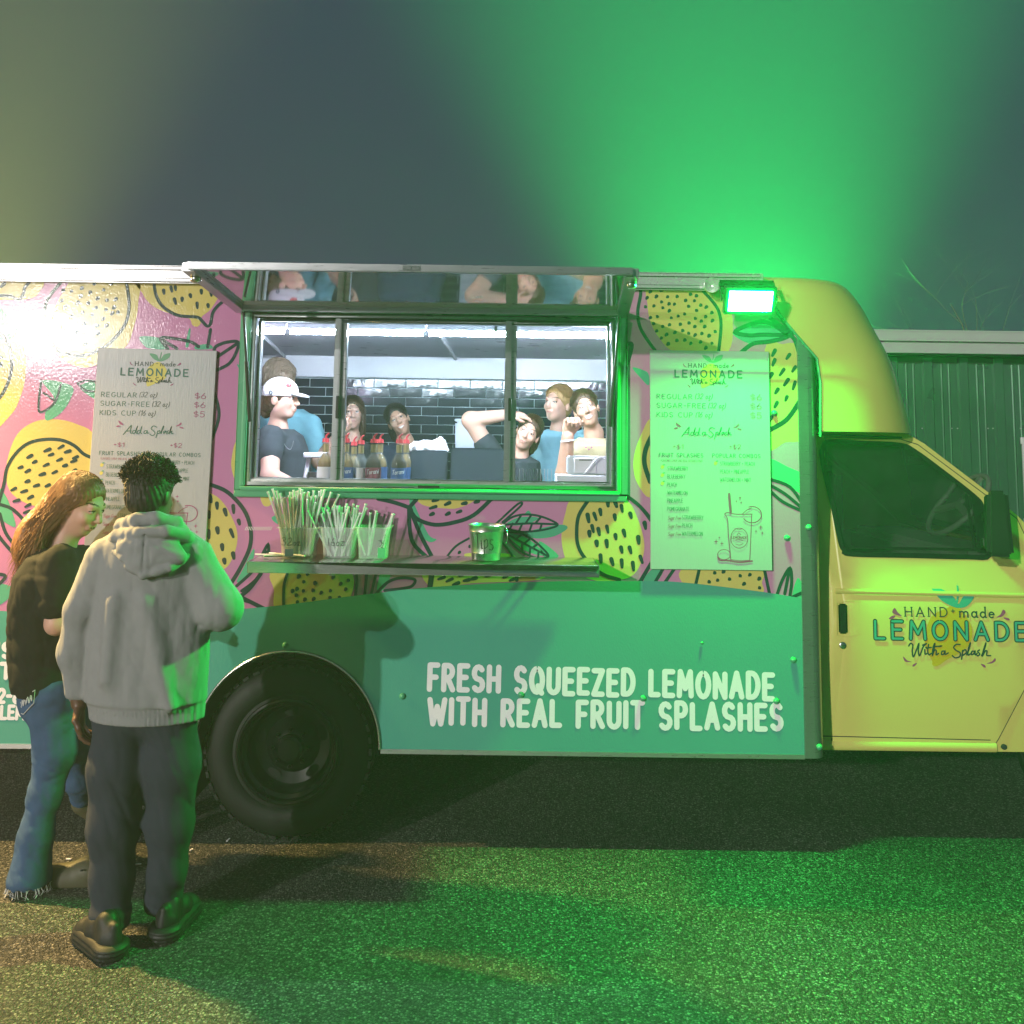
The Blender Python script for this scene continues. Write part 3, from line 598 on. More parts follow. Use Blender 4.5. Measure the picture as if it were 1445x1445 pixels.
# ---- lettering on the band
def line_text(name, s, p0, p1, hpx, stroke, m='white_print', y=-0.0022, jit=0.03, gap=0.30, parent=TR):
    mb = MB(); a = Vector(wx(*p0)); b = Vector(wx(*p1)); d = b - a
    text(mb, s, placer(a.x, a.y, math.atan2(d.y, d.x)), hpx * LW, d.length, stroke, y, gap=gap, jitter=jit)
    return mb.obj(name, m, parent)
line_text('lettering', 'FRESH SQUEEZED LEMONADE', (606, 973), (1090, 985), 31, 0.235, gap=.40)
line_text('lettering', 'WITH REAL FRUIT SPLASHES', (606, 1020), (1102, 1029), 31, 0.235, gap=.40)
line_text('lettering', 'US', (-18, 927), (18, 927), 19, 0.30)
line_text('lettering', 'KT', (-18, 957), (15, 957), 19, 0.30)
line_text('lettering', '2-82', (-2, 991), (40, 991), 17, 0.28)
line_text('lettering', 'LEMON', (2, 1014), (60, 1014), 16, 0.28)

# ---- trims, rail, bolts
b = MB(); b.box(XL, W(1075, 390).x, -0.028, 0.05, ZR, ZT); b.box(XL, W(1072, 390).x, -0.034, -0.028, ZT - 0.022, ZT - 0.004); b.box(XL, W(1072, 390).x, -0.034, -0.028, ZR + 0.004, ZR + 0.022)
bevel(b.obj('roof_rail', 'alu_white', TR), 0.003)
b = MB(); zt = W(1127, 478).z
b.plate([(XS0, ZB - 0.012), (XS0 + 0.045, ZB - 0.012), (XS0 + 0.045, zt), (XS0, zt + 0.05)], [], -0.010, 0.02)
n = 8; ring = []
for zz in (ZB - 0.012, zt - 0.01):
    for i in range(n + 1):
        a = math.pi / 2 * i / n; ring.append((XS0 + 0.044 + 0.045 * math.sin(a), 0.036 - 0.045 * math.cos(a), zz))
b.add(ring, [(i, i + 1, n + 2 + i, n + 1 + i) for i in range(n)])
b.box(XS0 + 0.0885, XS0 + 0.0895, 0.036, 0.20, ZB - 0.012, zt)
fixn(b.obj('corner_trim', 'alu', TR, 40))
b = MB(); b.box(W(536, 1057).x + 0.004, XS0, -0.008, 0.05, ZB - 0.016, ZB + 0.002); b.obj('skirt_trim', 'alu_h', TR)
b = MB(); b.box(XL, acx - arx - 0.004, -0.008, 0.05, ZB - 0.016, ZB + 0.002); b.obj('skirt_trim', 'alu_h', TR)
b = MB(); b.tube([(x, -0.004, z) for x, z in arch], 0.007, 8); b.obj('arch_trim', 'steel', TR, 60)
bolt = MB(); bolt.lathe([(0.0135, 0), (0.013, -0.004), (0.0095, -0.009), (0.004, -0.0115), (0.0001, -0.012)], (0, 0, 0), 'y', 14); bolt0 = fixn(bolt.obj('bolt', 'trim_green', TR, 60))
spots = [(403, 910), (568, 982), (735, 980), (907, 985), (1095, 989), (1119, 931), (990, 907), (1155, 1053), (1140, 744), (1110, 759), (49, 734), (1092, 583)]
for i, (x, y) in enumerate(spots):
    c = bolt0 if i == 0 else link_copy(bolt0, TR); p = W(x, y, 0); c.location = (p.x, -0.004 if i not in (7, 8) else -0.011, p.z)
    s_ = 1.0 if i not in (6, ) else 0.5; c.scale = (s_, s_, s_)

# ---- body box: roof, far side, ends, floor
XE = XS0 + 0.06
b = MB(); b.box(XL, XE - 0.1, 0.05, DEPTH, ZT - 0.04, ZT - 0.004); b.obj('roof', 'alu_white', TR)
b = MB(); b.box(XL, XE, DEPTH, DEPTH + 0.04, ZB, ZT - 0.02); b.obj('far_side', 'pink', TR)
b = MB(); b.box(XL - 0.04, XL, 0, DEPTH + 0.04, ZB, ZT - 0.01); b.obj('rear_end', 'alu_white', TR)
b = MB(); b.box(XE - 0.04, XE, 0.05, DEPTH, ZB, ZT - 0.04); b.obj('bulkhead', 'int_white', TR)
b = MB(); b.box(XL, XE - 0.04, 0.54, DEPTH, 0.60, 0.63); b.obj('underfloor', 'under', TR); b = MB(); b.box(XL, XE - 0.04, 0.54, DEPTH, 0.631, 0.64); b.obj('floor', 'int_white', TR)
b = MB()
for x0, x1, y0, y1, z0, z1 in ((XL, 2.6, 0.62, 0.72, 0.42, 0.58), (XL, 2.6, 1.4, 1.5, 0.42, 0.58), (-0.5, 0.6, 0.78, 1.36, 0.30, 0.55), (XL + .2, acx - arx - .05, 0.15, 0.5, 0.46, 0.58)): b.box(x0, x1, y0, y1, z0, z1)
b.tube([(acx, 0.3, 0.36), (acx, 1.9, 0.36)], 0.06, 10)
b.obj('chassis', 'under', TR)
# wheel well
b = MB(); k = len(arch)
v = [(x, 0.012, z) for x, z in arch] + [(x, 0.52, z) for x, z in arch]
b.add(v, [(i, i + 1, k + i + 1, k + i) for i in range(k - 1)]); b.add([(x, 0.52, z) for x, z in arch], [tuple(range(k))])
b.obj('wheel_well', 'under', TR)

# ---- wheels
WR = 0.365
def make_wheel(x, y, dish=0.11, parent=TR):
    c = (x, y, WR)
    t = MB(); t.lathe([(0.215, 0.20), (0.30, 0.20), (WR - 0.02, 0.19), (WR - 0.004, 0.165), (WR, 0.15), (WR, 0.112), (WR - 0.012, 0.110), (WR - 0.012, 0.098), (WR, 0.096), (WR, 0.055), (WR - 0.004, 0.035), (WR - 0.022, 0.012), (0.315, -0.004), (0.27, -0.006), (0.245, 0.004), (0.238, 0.012), (0.225, 0.010), (0.215, 0.02), (0.205, 0.03)], c, 'y', 56)
    for j in range(44):
        a = 2 * math.pi * j / 44
        ca, sa = math.cos(a), math.sin(a); r0, r1 = WR - 0.016, WR - 0.0075
        p0 = Vector((x + ca * r1, y + 0.012, WR + sa * r1)); p1 = Vector((x + ca * r1, y + 0.06, WR + sa * r1))
        t.bar(p0, p1, 0.028, 0.012, (ca, 0, sa))
    ty = t.obj('tyre', 'rubber', None, 30)
    r = MB(); r.lathe([(0.222, 0.004), (0.214, 0.0), (0.206, 0.006), (0.200, 0.03), (0.185, 0.04), (0.180, dish * .8), (0.165, dish), (0.12, dish + 0.012), (0.095, dish - 0.01), (0.078, dish - 0.035), (0.06, dish - 0.045), (0.058, dish - 0.075), (0.045, dish - 0.085), (0.0001, dish - 0.087)], c, 'y', 48)
    for j in range(8):
        a = 2 * math.pi * j / 8; r.lathe([(0.009, -0.02), (0.009, -0.035), (0.005, -0.04), (0.0001, -0.04)], (x + 0.078 * math.cos(a), y + dish - 0.02, WR + 0.078 * math.sin(a)), 'y', 6)
    ri = r.obj('rim', 'black_rim', None, 30)
    hos = []
    for j in range(5):
        h = MB(); a = 2 * math.pi * (j + 0.3) / 5; ca, sa = math.cos(a), math.sin(a)
        h.add([(x + ca * 0.142 + (ca * 0.017 * math.cos(q) - sa * 0.034 * math.sin(q)), y + dish + 0.0015, WR + sa * 0.142 + (sa * 0.017 * math.cos(q) + ca * 0.034 * math.sin(q))) for q in [2 * math.pi * i / 14 for i in range(14)]], [tuple(range(14))[::-1]]); hos.append(h.obj('hand_hole', 'under', None))
    w = ty; w.name = 'wheel'; w.parent = parent
    ri.parent = w
    for ho in hos: ho.parent = ri
    return w
make_wheel(W(405, 1065, 0.06).x, 0.055)
make_wheel(W(405, 1065, 0.06).x, 0.285)
make_wheel(W(405, 1065, 0.06).x, DEPTH - 0.30)
make_wheel(2.73, 0.22, 0.02)
make_wheel(2.73, 1.70, 0.02)
# mud flap behind the rear wheel
b = MB(); b.box(acx - arx - 0.02, acx - arx - 0.01, 0.08, 0.5, 0.16, ZB); b.obj('mud_flap', 'rubber', TR)

# ---- serving window
b = MB()
def frame(b, l, r, bt, tp, w, y0, y1, mi=0):
    b.box(l, r, y0, y1, bt, bt + w, mi); b.box(l, r, y0, y1, tp - w, tp, mi); b.box(l, l + w, y0, y1, bt + w, tp - w, mi); b.box(r - w, r, y0, y1, bt + w, tp - w, mi)
frame(b, wL, wR, wB, wT, 0.028, -0.022, -0.001); frame(b, wL + 0.0275, wR - 0.0275, wB + 0.0275, wT - 0.0275, 0.0185, -0.032, 0.05)
bevel(b.obj('window_frame', 'trim_green', TR), 0.004)
b = MB(); frame(b, oL + 0.004, oR - 0.004, oB + 0.004, oT - 0.004, 0.016, -0.012, 0.06); frame(b, oL + 0.026, oR - 0.026, oB + 0.024, oT - 0.026, 0.012, 0.012, 0.05)
bevel(b.obj('slider_frame', 'alu', TR), 0.002, 1)
b = MB(); b.box(oL + 0.02, oR - 0.02, -0.004, 0.09, oB + 0.018, oB + 0.030); b.obj('window_sill', 'alu_h', TR)
ml, mr_ = W(478, 600, 0.02).x, W(720, 600, 0.02).x
for xc in (ml, mr_):
    b = MB(); b.box(xc - 0.027, xc - 0.004, 0.000, 0.045, oB + 0.03, oT - 0.02); b.box(xc - 0.003, xc + 0.025, 0.016, 0.055, oB + 0.03, oT - 0.02); b.box(xc - 0.005, xc + 0.002, -0.006, 0.02, oB + 0.03, oT - 0.02)
    mu = bevel(b.obj('window_mullion', 'alu', TR), 0.003, 2)
    b = MB(); b.box(xc - 0.010, xc + 0.004, -0.016, -0.006, oB + 0.30, oB + 0.40); bevel(b.obj('latch', 'black_plastic', mu), 0.002, 1)
b = MB(); b.box(ml + 0.02, mr_ - 0.02, 0.030, 0.034, oB + 0.03, oT - 0.03); b.obj('window_pane', 'pane', TR)
b = MB(); b.box(W(590, 686, -0.01).x, W(620, 686, -0.01).x, -0.018, -0.012, oB + 0.002, oB + 0.013); b.obj('latch', 'black_plastic', TR)

# ---- the hatch held open over the window
HY = -0.69; hz0 = W(600, 441).z; hz1 = W(560, 379, HY).z
hxL, hxR = W(264, 378, HY).x, W(893, 386, HY).x
hw = 0.055
def hp(x, t, dz=0.0): return Vector((x, -0.02 + (HY + 0.02) * t, hz0 + (hz1 - hz0) * t + dz))
hx0, hx1 = wL + 0.0, wR - 0.02
def hx(u, t): a = hx0 + (hxL - hx0) * t; c = hx1 + (hxR - hx1) * t; return a + (c - a) * u
b = MB(); nrm = (hp(0, 1) - hp(0, 0)).cross(Vector((1, 0, 0))).normalized()
b.bar(hp(hx(0, 1), 1), hp(hx(1, 1), 1), 0.03, 0.028, (0, 0, 1)); b.bar(hp(hx(0, .06), .06), hp(hx(1, .06), .06), 0.05, 0.03, (0, 0, 1))
for u in (0.0, 1.0): b.bar(hp(hx(u, 0), 0.0), hp(hx(u, 1), 0.985), 0.05, 0.034, nrm)
hatch = bevel(b.obj('hatch', 'alu', TR), 0.003, 2)
b = MB(); q = [hp(hx(0, .08), .08, .004), hp(hx(1, .08), .08, .004), hp(hx(1, .98), .98, .004), hp(hx(0, .98), .98, .004)]
b.add(q + [p + Vector((0, 0, .005)) for p in q], [(3, 2, 1, 0), (4, 5, 6, 7), (0, 1, 5, 4), (1, 2, 6, 5), (2, 3, 7, 6), (3, 0, 4, 7)])
b.obj('hatch_pane', 'hatch_pane', hatch)
for u, xw in ((0.0, wL + 0.02), (1.0, wR - 0.03)):
    b = MB(); e = hp(hx(u, .12), .12, -.03); e.x = xw + (0.012 if u == 0 else -0.012); f_ = Vector((xw + (0.045 if u == 0 else -0.045), -0.045, oB + 0.28))
    b.tube([e, e.lerp(f_, .5)], 0.006, 8); b.tube([e.lerp(f_, .45), f_], 0.009, 8); b.obj('gas_strut', 'black_plastic', hatch, 60)
    b = MB(); c = hp(hx(u, .86), .86, -.028); b.lathe([(0.0001, 0.03), (0.012, 0.026), (0.02, 0.01), (0.02, -0.004), (0.010, -0.012), (0.0001, -0.013)], c, 'z', 14); b.obj('hatch_latch', 'steel', hatch, 60)
b = MB()
for i in range(2):
    p = hp(hx(0.485 + i * .02, 1), 1); b.box(p.x, p.x + .03, p.y - .021, p.y - .014, p.z - .008, p.z + .008)
b.obj('hinge', 'steel', hatch)

# ---- serving shelf
SY = -0.31; sz = W(600, 782.5).z; sxL, sxR = W(350, 795, SY).x, W(845, 800, SY).x
b = MB(); b.box(sxL, sxR, SY, -0.034, sz - 0.006, sz); b.box(sxL, sxR, SY - 0.003, SY, sz - 0.046, sz); b.box(sxL - .003, sxL, SY - .003, -0.034, sz - 0.046, sz); b.box(sxR, sxR + .003, SY - .003, -0.034, sz - 0.046, sz)
bevel(b.obj('serving_shelf', ['steel'], TR), 0.0015, 1)
for px in (462, 760):
    b = MB(); xx = W(px, 830, -0.1).x; b.bar((xx, -0.004, sz - 0.085), (xx, SY + 0.16, sz - 0.012), 0.018, 0.004, (1, 0, 0)); b.box(xx - .011, xx + .011, -0.008, -0.0035, sz - 0.095, sz - 0.01); b.box(xx - .012, xx + .012, SY + .06, -.01, sz - .013, sz - .0065)
    b.obj('shelf_bracket', 'steel_worn', TR)

# ---- inside the truck
BY = 2.02                                                  # inner face of the far wall
zc = W(620, 505, BY).z; zt0 = W(620, 533, BY).z
b = MB(); b.box(XL + .02, XE - .05, 0.06, BY, zc, zc + 0.012); b.obj('ceiling', 'int_ceiling', TR)
b = MB(); b.box(XL + .02, XE - .05, 0.046, 0.06, oT + 0.001, ZT - 0.045); b.obj('inner_lining', 'int_white', TR)
b = MB(); b.box(XL + .02, XE - .05, BY - 0.03, BY, zt0, zc); b.box(XL + .02, XE - .05, BY - 0.05, BY - 0.031, zt0 - 0.008, zt0 + 0.012); b.obj('wall_cabinet', 'int_white', TR)
bw = MB(); bw.box(XL + .02, XE - .05, BY, BY + 0.02, 0.64, zt0 + .02); bw = bw.obj('back_wall', 'grout', TR)
th, tw = 12.6 * PX(BY), 45 * PX(BY)
tb = MB(); tb.box(0, tw - 0.005, -0.008, 0, 0, th - 0.005); tile0 = bevel(tb.obj('tile', 'tile_black', bw), 0.0018, 1)
first = True; rr = random.Random(3)
x_left = W(345, 600, BY).x; x_right = W(885, 600, BY).x
for r_ in range(14):
    x = x_left - tw + (tw / 2 if r_ % 2 else 0); z = zt0 - 0.012 - (r_ + 1) * th
    while x < x_right:
        c = tile0 if first else link_copy(tile0, bw); first = False
        c.location = (x, BY - 0.0005, z); c.rotation_euler = (rr.uniform(-.010, .010), 0, rr.uniform(-.006, .006)); x += tw
LEDY = 0.24
for (xa, xb) in ((W(360, 462, LEDY).x - .1, W(404, 462, LEDY).x), (W(407, 462, LEDY).x, W(600, 462, LEDY).x), (W(603, 462, LEDY).x, W(672, 462, LEDY).x + .1), (W(680, 462, LEDY).x + .06, W(868, 462, LEDY).x + .2)):
    fx = MB(); zt_ = W(600, 466, LEDY).z; fx.box(xa, xb, LEDY - .010, LEDY + .010, zc - 0.032, zc - 0.001); fx = fx.obj('tube_light', 'int_white', TR)
    l = MB(); l.tube([(xa + .01, LEDY, zc - .045), (xb - .01, LEDY, zc - .045)], 0.0125, 10); l.obj('led_tube', 'led', fx, 60)
for (p0, p1) in (((372, 478), (398, 504)), ((624, 470), (642, 505))):
    b = MB(); a_ = W(*p0, 0.7); c_ = W(*p1, 1.9); b.tube([(a_.x, .62, zc - .012), (c_.x, 1.96, zc - .012)], 0.010, 6); b.obj('conduit', 'int_white', TR, 60)
b = MB(); b.box(-2.4, XE - .06, 0.07, 0.60, oB - 0.10, oB - 0.03); b.box(-2.4, XE - .06, 0.50, 0.58, 0.64, oB - 0.10); b.obj('inner_counter', 'int_white', TR)
b = MB(); b.box(-2.4, XE - .06, 1.55, BY - .01, 1.20, 1.26); b.obj('back_counter', 'int_white', TR)
CZ = oB - 0.03                                             # top of the inner counter

# ---- floodlights and the round horn on the rail
def flood(px, py, Y, w, h, tilt, m, name='floodlight', yaw=0.0, arm=True):
    c = W(px, py, Y); bod = MB(); mg = .018 if arm else .004; bod.box(-w / 2 - mg, w / 2 + mg, 0, 0.035, -h / 2 - mg, h / 2 + mg)
    for i in range(7): bod.box(-w / 2 + i * w / 6 - .003, -w / 2 + i * w / 6 + .003, 0.035, 0.055, -h / 2, h / 2)
    o = bevel(bod.obj(name, 'black_plastic', TR), 0.003, 1)
    ln = MB(); ln.add([(-w / 2, -.002, -h / 2), (w / 2, -.002, -h / 2), (w / 2, -.002, h / 2), (-w / 2, -.002, h / 2)], [(0, 1, 2, 3)]); ln.obj('lens', m, o)
    br = MB()
    if not arm: br.bar((0, .03, 0), (0, .17, .0), .03, .012, (1, 0, 0)); br.obj('bracket', 'alu_white', o)
    else: br.bar((-w / 2 - .026, .02, 0), (-w / 2 - .026, .10, .05), .02, .006, (1, 0, 0)); br.bar((w / 2 + .026, .02, 0), (w / 2 + .026, .10, .05), .02, .006, (1, 0, 0)); br.bar((-w / 2 - .026, .10, .05), (w / 2 + .026, .10, .05), .006, .03, (0, 0, 1)); br.obj('bracket', 'black_plastic', o)
    o.location = c; o.rotation_euler = (-tilt, 0, yaw)
    return o
flood(1059, 425, -0.16, 0.185, 0.088, R(-26), 'led_green', yaw=R(0))
flood(-190, 414, -0.16, 0.185, 0.088, R(-27), 'led_white')
b = MB(); b.lathe([(0.0, 0.0), (0.020, 0.0), (0.030, -0.02), (0.036, -0.05), (0.034, -0.058), (0.022, -0.045), (0.012, -0.03), (0.0001, -0.028)], W(1001, 405, -0.03), 'y', 24)
b.obj('horn', 'alu_white', TR, 50)

# =================================================================== the cab
CY = 0.12
def sheet(outer, holes, step, yf, name, m, parent, thick=0.0):
    pts = [Vector(p) for p in outer]; edges = [(i, (i + 1) % len(outer)) for i in range(len(outer))]
    for h in holes:
        o = len(pts); pts += [Vector(p) for p in h]; edges += [(o + i, o + (i + 1) % len(h)) for i in range(len(h))]
    def inside(p, poly):
        c = False; j = len(poly) - 1
        for i in range(len(poly)):
            a, b_ = poly[i], poly[j]
            if (a[1] > p[1]) != (b_[1] > p[1]) and p[0] < (b_[0] - a[0]) * (p[1] - a[1]) / (b_[1] - a[1]) + a[0]: c = not c
            j = i
        return c
    xs = [p[0] for p in outer]; zs = [p[1] for p in outer]
    nx = int((max(xs) - min(xs)) / step); nz = int((max(zs) - min(zs)) / step)
    for i in range(1, nx):
        for j in range(1, nz):
            q = (min(xs) + i * step + 0.003 * (j % 2), min(zs) + j * step)
            if inside(q, outer) and not any(inside(q, h) for h in holes): pts.append(Vector(q))
    V, E, Fc, *_ = delaunay_2d_cdt(pts, edges, [], 0, 1e-5)
    fs = []
    for f in Fc:
        c = sum((V[i] for i in f), Vector((0, 0))) / len(f)
        if inside(c, outer) and not any(inside(c, h) for h in holes): fs.append(tuple(f))
    mb = MB(); mb.add([(v.x, yf(v.x, v.y), v.y) for v in V], fs)
    o = mb.obj(name, m, parent); fixn(o)
    if sum(p.normal.y for p in o.data.polygons) > 0:
        o.data.flip_normals()
    shade(o, 50)
    if thick:
        md = o.modifiers.new('solid', 'SOLIDIFY'); md.thickness = thick; md.offset = -1
    return o
zbelt = W(1300, 838, CY).z
def cab_y(x, z):
    y = CY
    if z > zbelt: y += 0.018 * min(1, (z - zbelt) / 0.03) + 0.16 * max(0, z - zbelt - 0.05)
    else: y += 0.10 * max(0, (zbelt - 0.25 - z)) ** 1.6 - 0.004 * math.sin(min(1, (zbelt - z) / .3) * math.pi)
    y += 0.5 * max(0, x - 2.25) ** 2
    return y
def cw(*pp): return [wx(p[0], p[1], CY) for p in pp]
zbot = W(1300, 1062, CY).z; ax = 2.73; ar = 0.43
farch = [(ax + ar * math.cos(a), 0.36 + ar * math.sin(a)) for a in [math.pi * i / 20 for i in range(21)]]
farch = [p for p in farch if p[1] > zbot]
rear = W(1152, 800, CY).x
top_line = cw((1285, 611), (1297, 612), (1320, 626), (1400, 690), (1445, 727))
body = [(rear, zbot), (farch[-1][0], zbot)] + farch[::-1] + [(ax + ar, zbot), (3.15, zbot), (3.18, 0.75), (3.10, 1.02), (2.75, 1.16), (2.48, 1.24)] + top_line[::-1] + [(rear, top_line[0][1])]
win = smooth_poly([Vector(p) for p in cw((1171, 655), (1172, 632), (1183, 623), (1230, 625), (1284, 628), (1306, 638), (1345, 668), (1385, 701), (1396, 716), (1399, 745), (1401, 784), (1370, 787), (1290, 785), (1205, 783), (1195, 777), (1190, 765), (1182, 715))], True, 4)
win = [(p.x, p.y) for p in win]
cabm = sheet(body, [win], 0.07, cab_y, 'cab_body', 'yellow_paint', TR)
# the far side and the skin across
b = MB(); far = [(x, DEPTH - cab_y(x, z), z) for x, z in body]; b.add(far, [tuple(range(len(far)))]); b.obj('cab_far_side', 'yellow_paint', TR)
def across(name, pts, m):
    b = MB(); v = []
    for x, z in pts: v += [(x, cab_y(x, z), z), (x, DEPTH - cab_y(x, z), z)]
    b.add(v, [(2 * i, 2 * i + 2, 2 * i + 3, 2 * i + 1) for i in range(len(pts) - 1)]); return b.obj(name, m, TR)
across('cab_roof', [(rear, top_line[0][1]), top_line[0], top_line[1]], 'yellow_paint')
across('windshield', top_line[1:] + [(2.48, 1.24)], 'cab_glass')
across('hood', [(2.48, 1.24), (2.75, 1.16), (3.10, 1.02), (3.18, 0.75), (3.15, zbot)], 'yellow_paint')
# door skin
dtop = cw((1177, 617), (1285, 620), (1310, 628), (1402, 700), (1445, 734))
door_o = cw((1177, 1048)) + cw((1408, 1050), (1412, 1043), (1446, 972)) + [(2.345, 1.0), (2.35, 1.30)] + dtop[::-1]
door = sheet(door_o, [win], 0.06, lambda x, z: cab_y(x, z) - 0.004, 'door', 'yellow_paint', TR)
b = MB()
for line in (door_o + [door_o[0]],):
    b.ribbon(line, 0.009, -0.002)
b.ribbon(cw((1155, 1040), (1400, 1046)), 0.004, -0.0055); b.ribbon(cw((1155, 612), (1287, 617)), 0.008, -0.003)
b.v = [(x, cab_y(x, z) + y, z) for x, y, z in b.v]; b.obj('door_seam', 'cab_dark', door)
# pressed line across the door
b = MB(); pr = []
for i in range(30):
    x = W(1178, 835, CY).x + (2.34 - W(1178, 835, CY).x) * i / 29
    for dz, dy in ((0.010, -0.004), (0.004, -0.010), (-0.004, -0.010), (-0.012, -0.004)): pr.append((x, cab_y(x, zbelt - 0.02) + dy, zbelt + 0.01 + dz - 0.012 * (x - 1.45)))
b.add(pr, [(4 * i + j, 4 * i + j + 1, 4 * i + j + 5, 4 * i + j + 4) for i in range(29) for j in range(3)]); fixn(b.obj('door_crease', 'yellow_paint', door, 60))
b = MB(); pr = []
for i in range(30):
    x = W(1157, 1056, CY).x + (W(1409, 1056, CY).x - W(1157, 1056, CY).x) * i / 29; zz = W(1300, 1052, CY).z
    for dz, dy in ((0.012, 0.0), (0.004, -0.010), (-0.020, -0.012), (-0.030, -0.004)): pr.append((x, cab_y(x, zz) + dy, zz + dz))
b.add(pr, [(4 * i + j, 4 * i + j + 1, 4 * i + j + 5, 4 * i + j + 4) for i in range(29) for j in range(3)]); fixn(b.obj('sill', 'yellow_paint', TR, 60))
# window: rubber, glass
b = MB(); b.ribbon(win + [win[0], win[1]], 0.022, -0.0065, cap=False); b.v = [(x, cab_y(x, z) + y, z) for x, y, z in b.v]; wseal = b.obj('window_seal', 'black_plastic', door)
b = MB(); b.plate(win, [], 0.012, 0, side=False); b.v = [(x, cab_y(x, z) + y, z) for x, y, z in b.v]; b.obj('door_glass', 'cab_glass', door)
b = MB(); q = cw((1205, 774), (1398, 777)); b.ribbon(q, 0.012, -0.004); b.v = [(x, cab_y(x, z) + y, z) for x, y, z in b.v]; b.obj('window_sweep', 'black_plastic', door)
b = MB(); q = cw((1376, 700), (1383, 776)); b.ribbon(q, 0.014, 0.005); b.v = [(x, cab_y(x, z) + y, z) for x, y, z in b.v]; b.obj('window_divider', 'black_plastic', door)
b = MB(); b.plate(cw((1384, 702), (1396, 716), (1400, 782), (1386, 781)), [], 0.004, 0, side=False); b.v = [(x, cab_y(x, z) + y, z) for x, y, z in b.v]; b.obj('mirror_sail', 'black_plastic', door)
# handle and lock
def onbody(px, py, off=0.0): x, z = wx(px, py, CY); return Vector((x, cab_y(x, z) + off, z))
b = MB(); p = onbody(1187.5, 872, -0.006); w_, h_ = 12 * LW, 41 * LW
b.box(p.x - w_ / 2, p.x + w_ / 2, p.y - 0.012, p.y, p.z - h_ / 2, p.z + h_ / 2); bevel(b.obj('door_handle', 'black_plastic', door), 0.006, 2)
b = MB(); q = cw((1180, 850), (1211, 847), (1213, 893), (1196, 898), (1180, 896)); b.ribbon(q + [q[0]], 0.004, -0.0048); b.v = [(x, cab_y(x, z) + y, z) for x, y, z in b.v]; b.obj('handle_cup', 'yellow_paint', door)
b = MB(); b.lathe([(0.015, 0), (0.015, -0.006), (0.011, -0.009), (0.0001, -0.009)], onbody(1188, 910, -0.004), 'y', 18); b.obj('lock', 'steel', door, 40)
b = MB(); b.lathe([(0.012, 0.01), (0.012, -0.004), (0.0001, -0.005)], onbody(1420, 1056, -0.004), 'y', 12); b.obj('jack_point', 'cab_dark', TR, 40)

# fibreglass cap over the cab: plan curves stacked in height
sil = [(1120, 379), (1150, 383), (1185, 398), (1205, 420), (1225, 450), (1250, 500), (1268, 550), (1280, 585), (1286, 606), (1288, 616)]
silw = [wx(*p, 0.45) for p in sil]
rear_edge = [(1074, 379), (1074, 398), (1100, 445), (1125, 475), (1152, 506), (1157, 540), (1157, 616)]
rew = [wx(*p, -0.005) for p in rear_edge]
def interp(z, tab):
    t = sorted(tab, key=lambda p: p[1])
    if z <= t[0][1]: return t[0][0]
    for (x0, z0), (x1, z1) in zip(t, t[1:]):
        if z <= z1: return x0 + (x1 - x0) * ((z - z0) / max(1e-6, z1 - z0))
    return t[-1][0]
zlo = W(1286, 612, 0.3).z; zhi = ZT + 0.004
b = MB(); nl, nt_ = 34, 26; rows = []
for i in range(nl + 1):
    f_ = i / nl; f_ = 1 - (1 - f_) ** 1.35
    z = zlo + (zhi - zlo) * f_
    xr = interp(z, rew); xn = interp(z, silw)
    dzt = (zhi - z); rad = 0.10; ins = rad - math.sqrt(max(0, rad * rad - max(0, rad - dzt) ** 2)) if dzt < rad else 0
    row = []
    for s_ in (0, 1):
        for j in range(nt_ + 1):
            t = math.pi / 2 * (j / nt_ if s_ == 0 else 1 - j / nt_)
            x = xr + (xn - xr) * (math.sin(t) ** (2 / 3.2)); yy = (1.05 + 0.012) * (math.cos(t) ** (2 / 3.2))
            y = 1.05 - yy if s_ == 0 else 1.05 + yy
            y = y + ins * (1 if y < 1.05 else -1) * (abs(yy) / 1.06)
            row.append((x, y, z))
    rows.append(row)
k = len(rows[0])
b.add([p for r in rows for p in r], [(i * k + j, i * k + j + 1, (i + 1) * k + j + 1, (i + 1) * k + j) for i in range(nl) for j in range(k - 1)] + [tuple(nl * k + j for j in range(k))] + [tuple(range(k))[::-1]])
capo = b.obj('cab_cap', 'yellow_paint', TR, 60)
b = MB(); b.tube([(x, -0.012, z) for x, z in rew[1:]], 0.006, 6); b.obj('cap_edge', 'trim_green', TR, 60)

# mirror
b = MB(); p = W(1407, 738, -0.02); mw, mh = 36 * PX(-.02), 92 * PX(-.02)
b.box(-mw / 2, mw / 2, -0.05, 0.05, -mh / 2, mh / 2)
mi_ = b.obj('mirror', 'black_plastic', TR)
for v in mi_.data.vertices:
    if v.co.z > 0: v.co.x = v.co.x * 0.78 - 0.004
    if v.co.y > 0: v.co.x *= .8; v.co.z *= .85
bevel(mi_, 0.018, 4); mi_.location = p; mi_.rotation_euler = (0, 0, R(-12))
b = MB(); b.bar(W(1396, 765, 0.06), W(1392, 770, CY + .03), 0.05, 0.035); b.obj('mirror_arm', 'black_plastic', TR); b = MB(); b.bar(W(1400, 720, 0.04), W(1392, 730, CY + .03), 0.04, 0.03); b.obj('mirror_arm', 'black_plastic', TR)

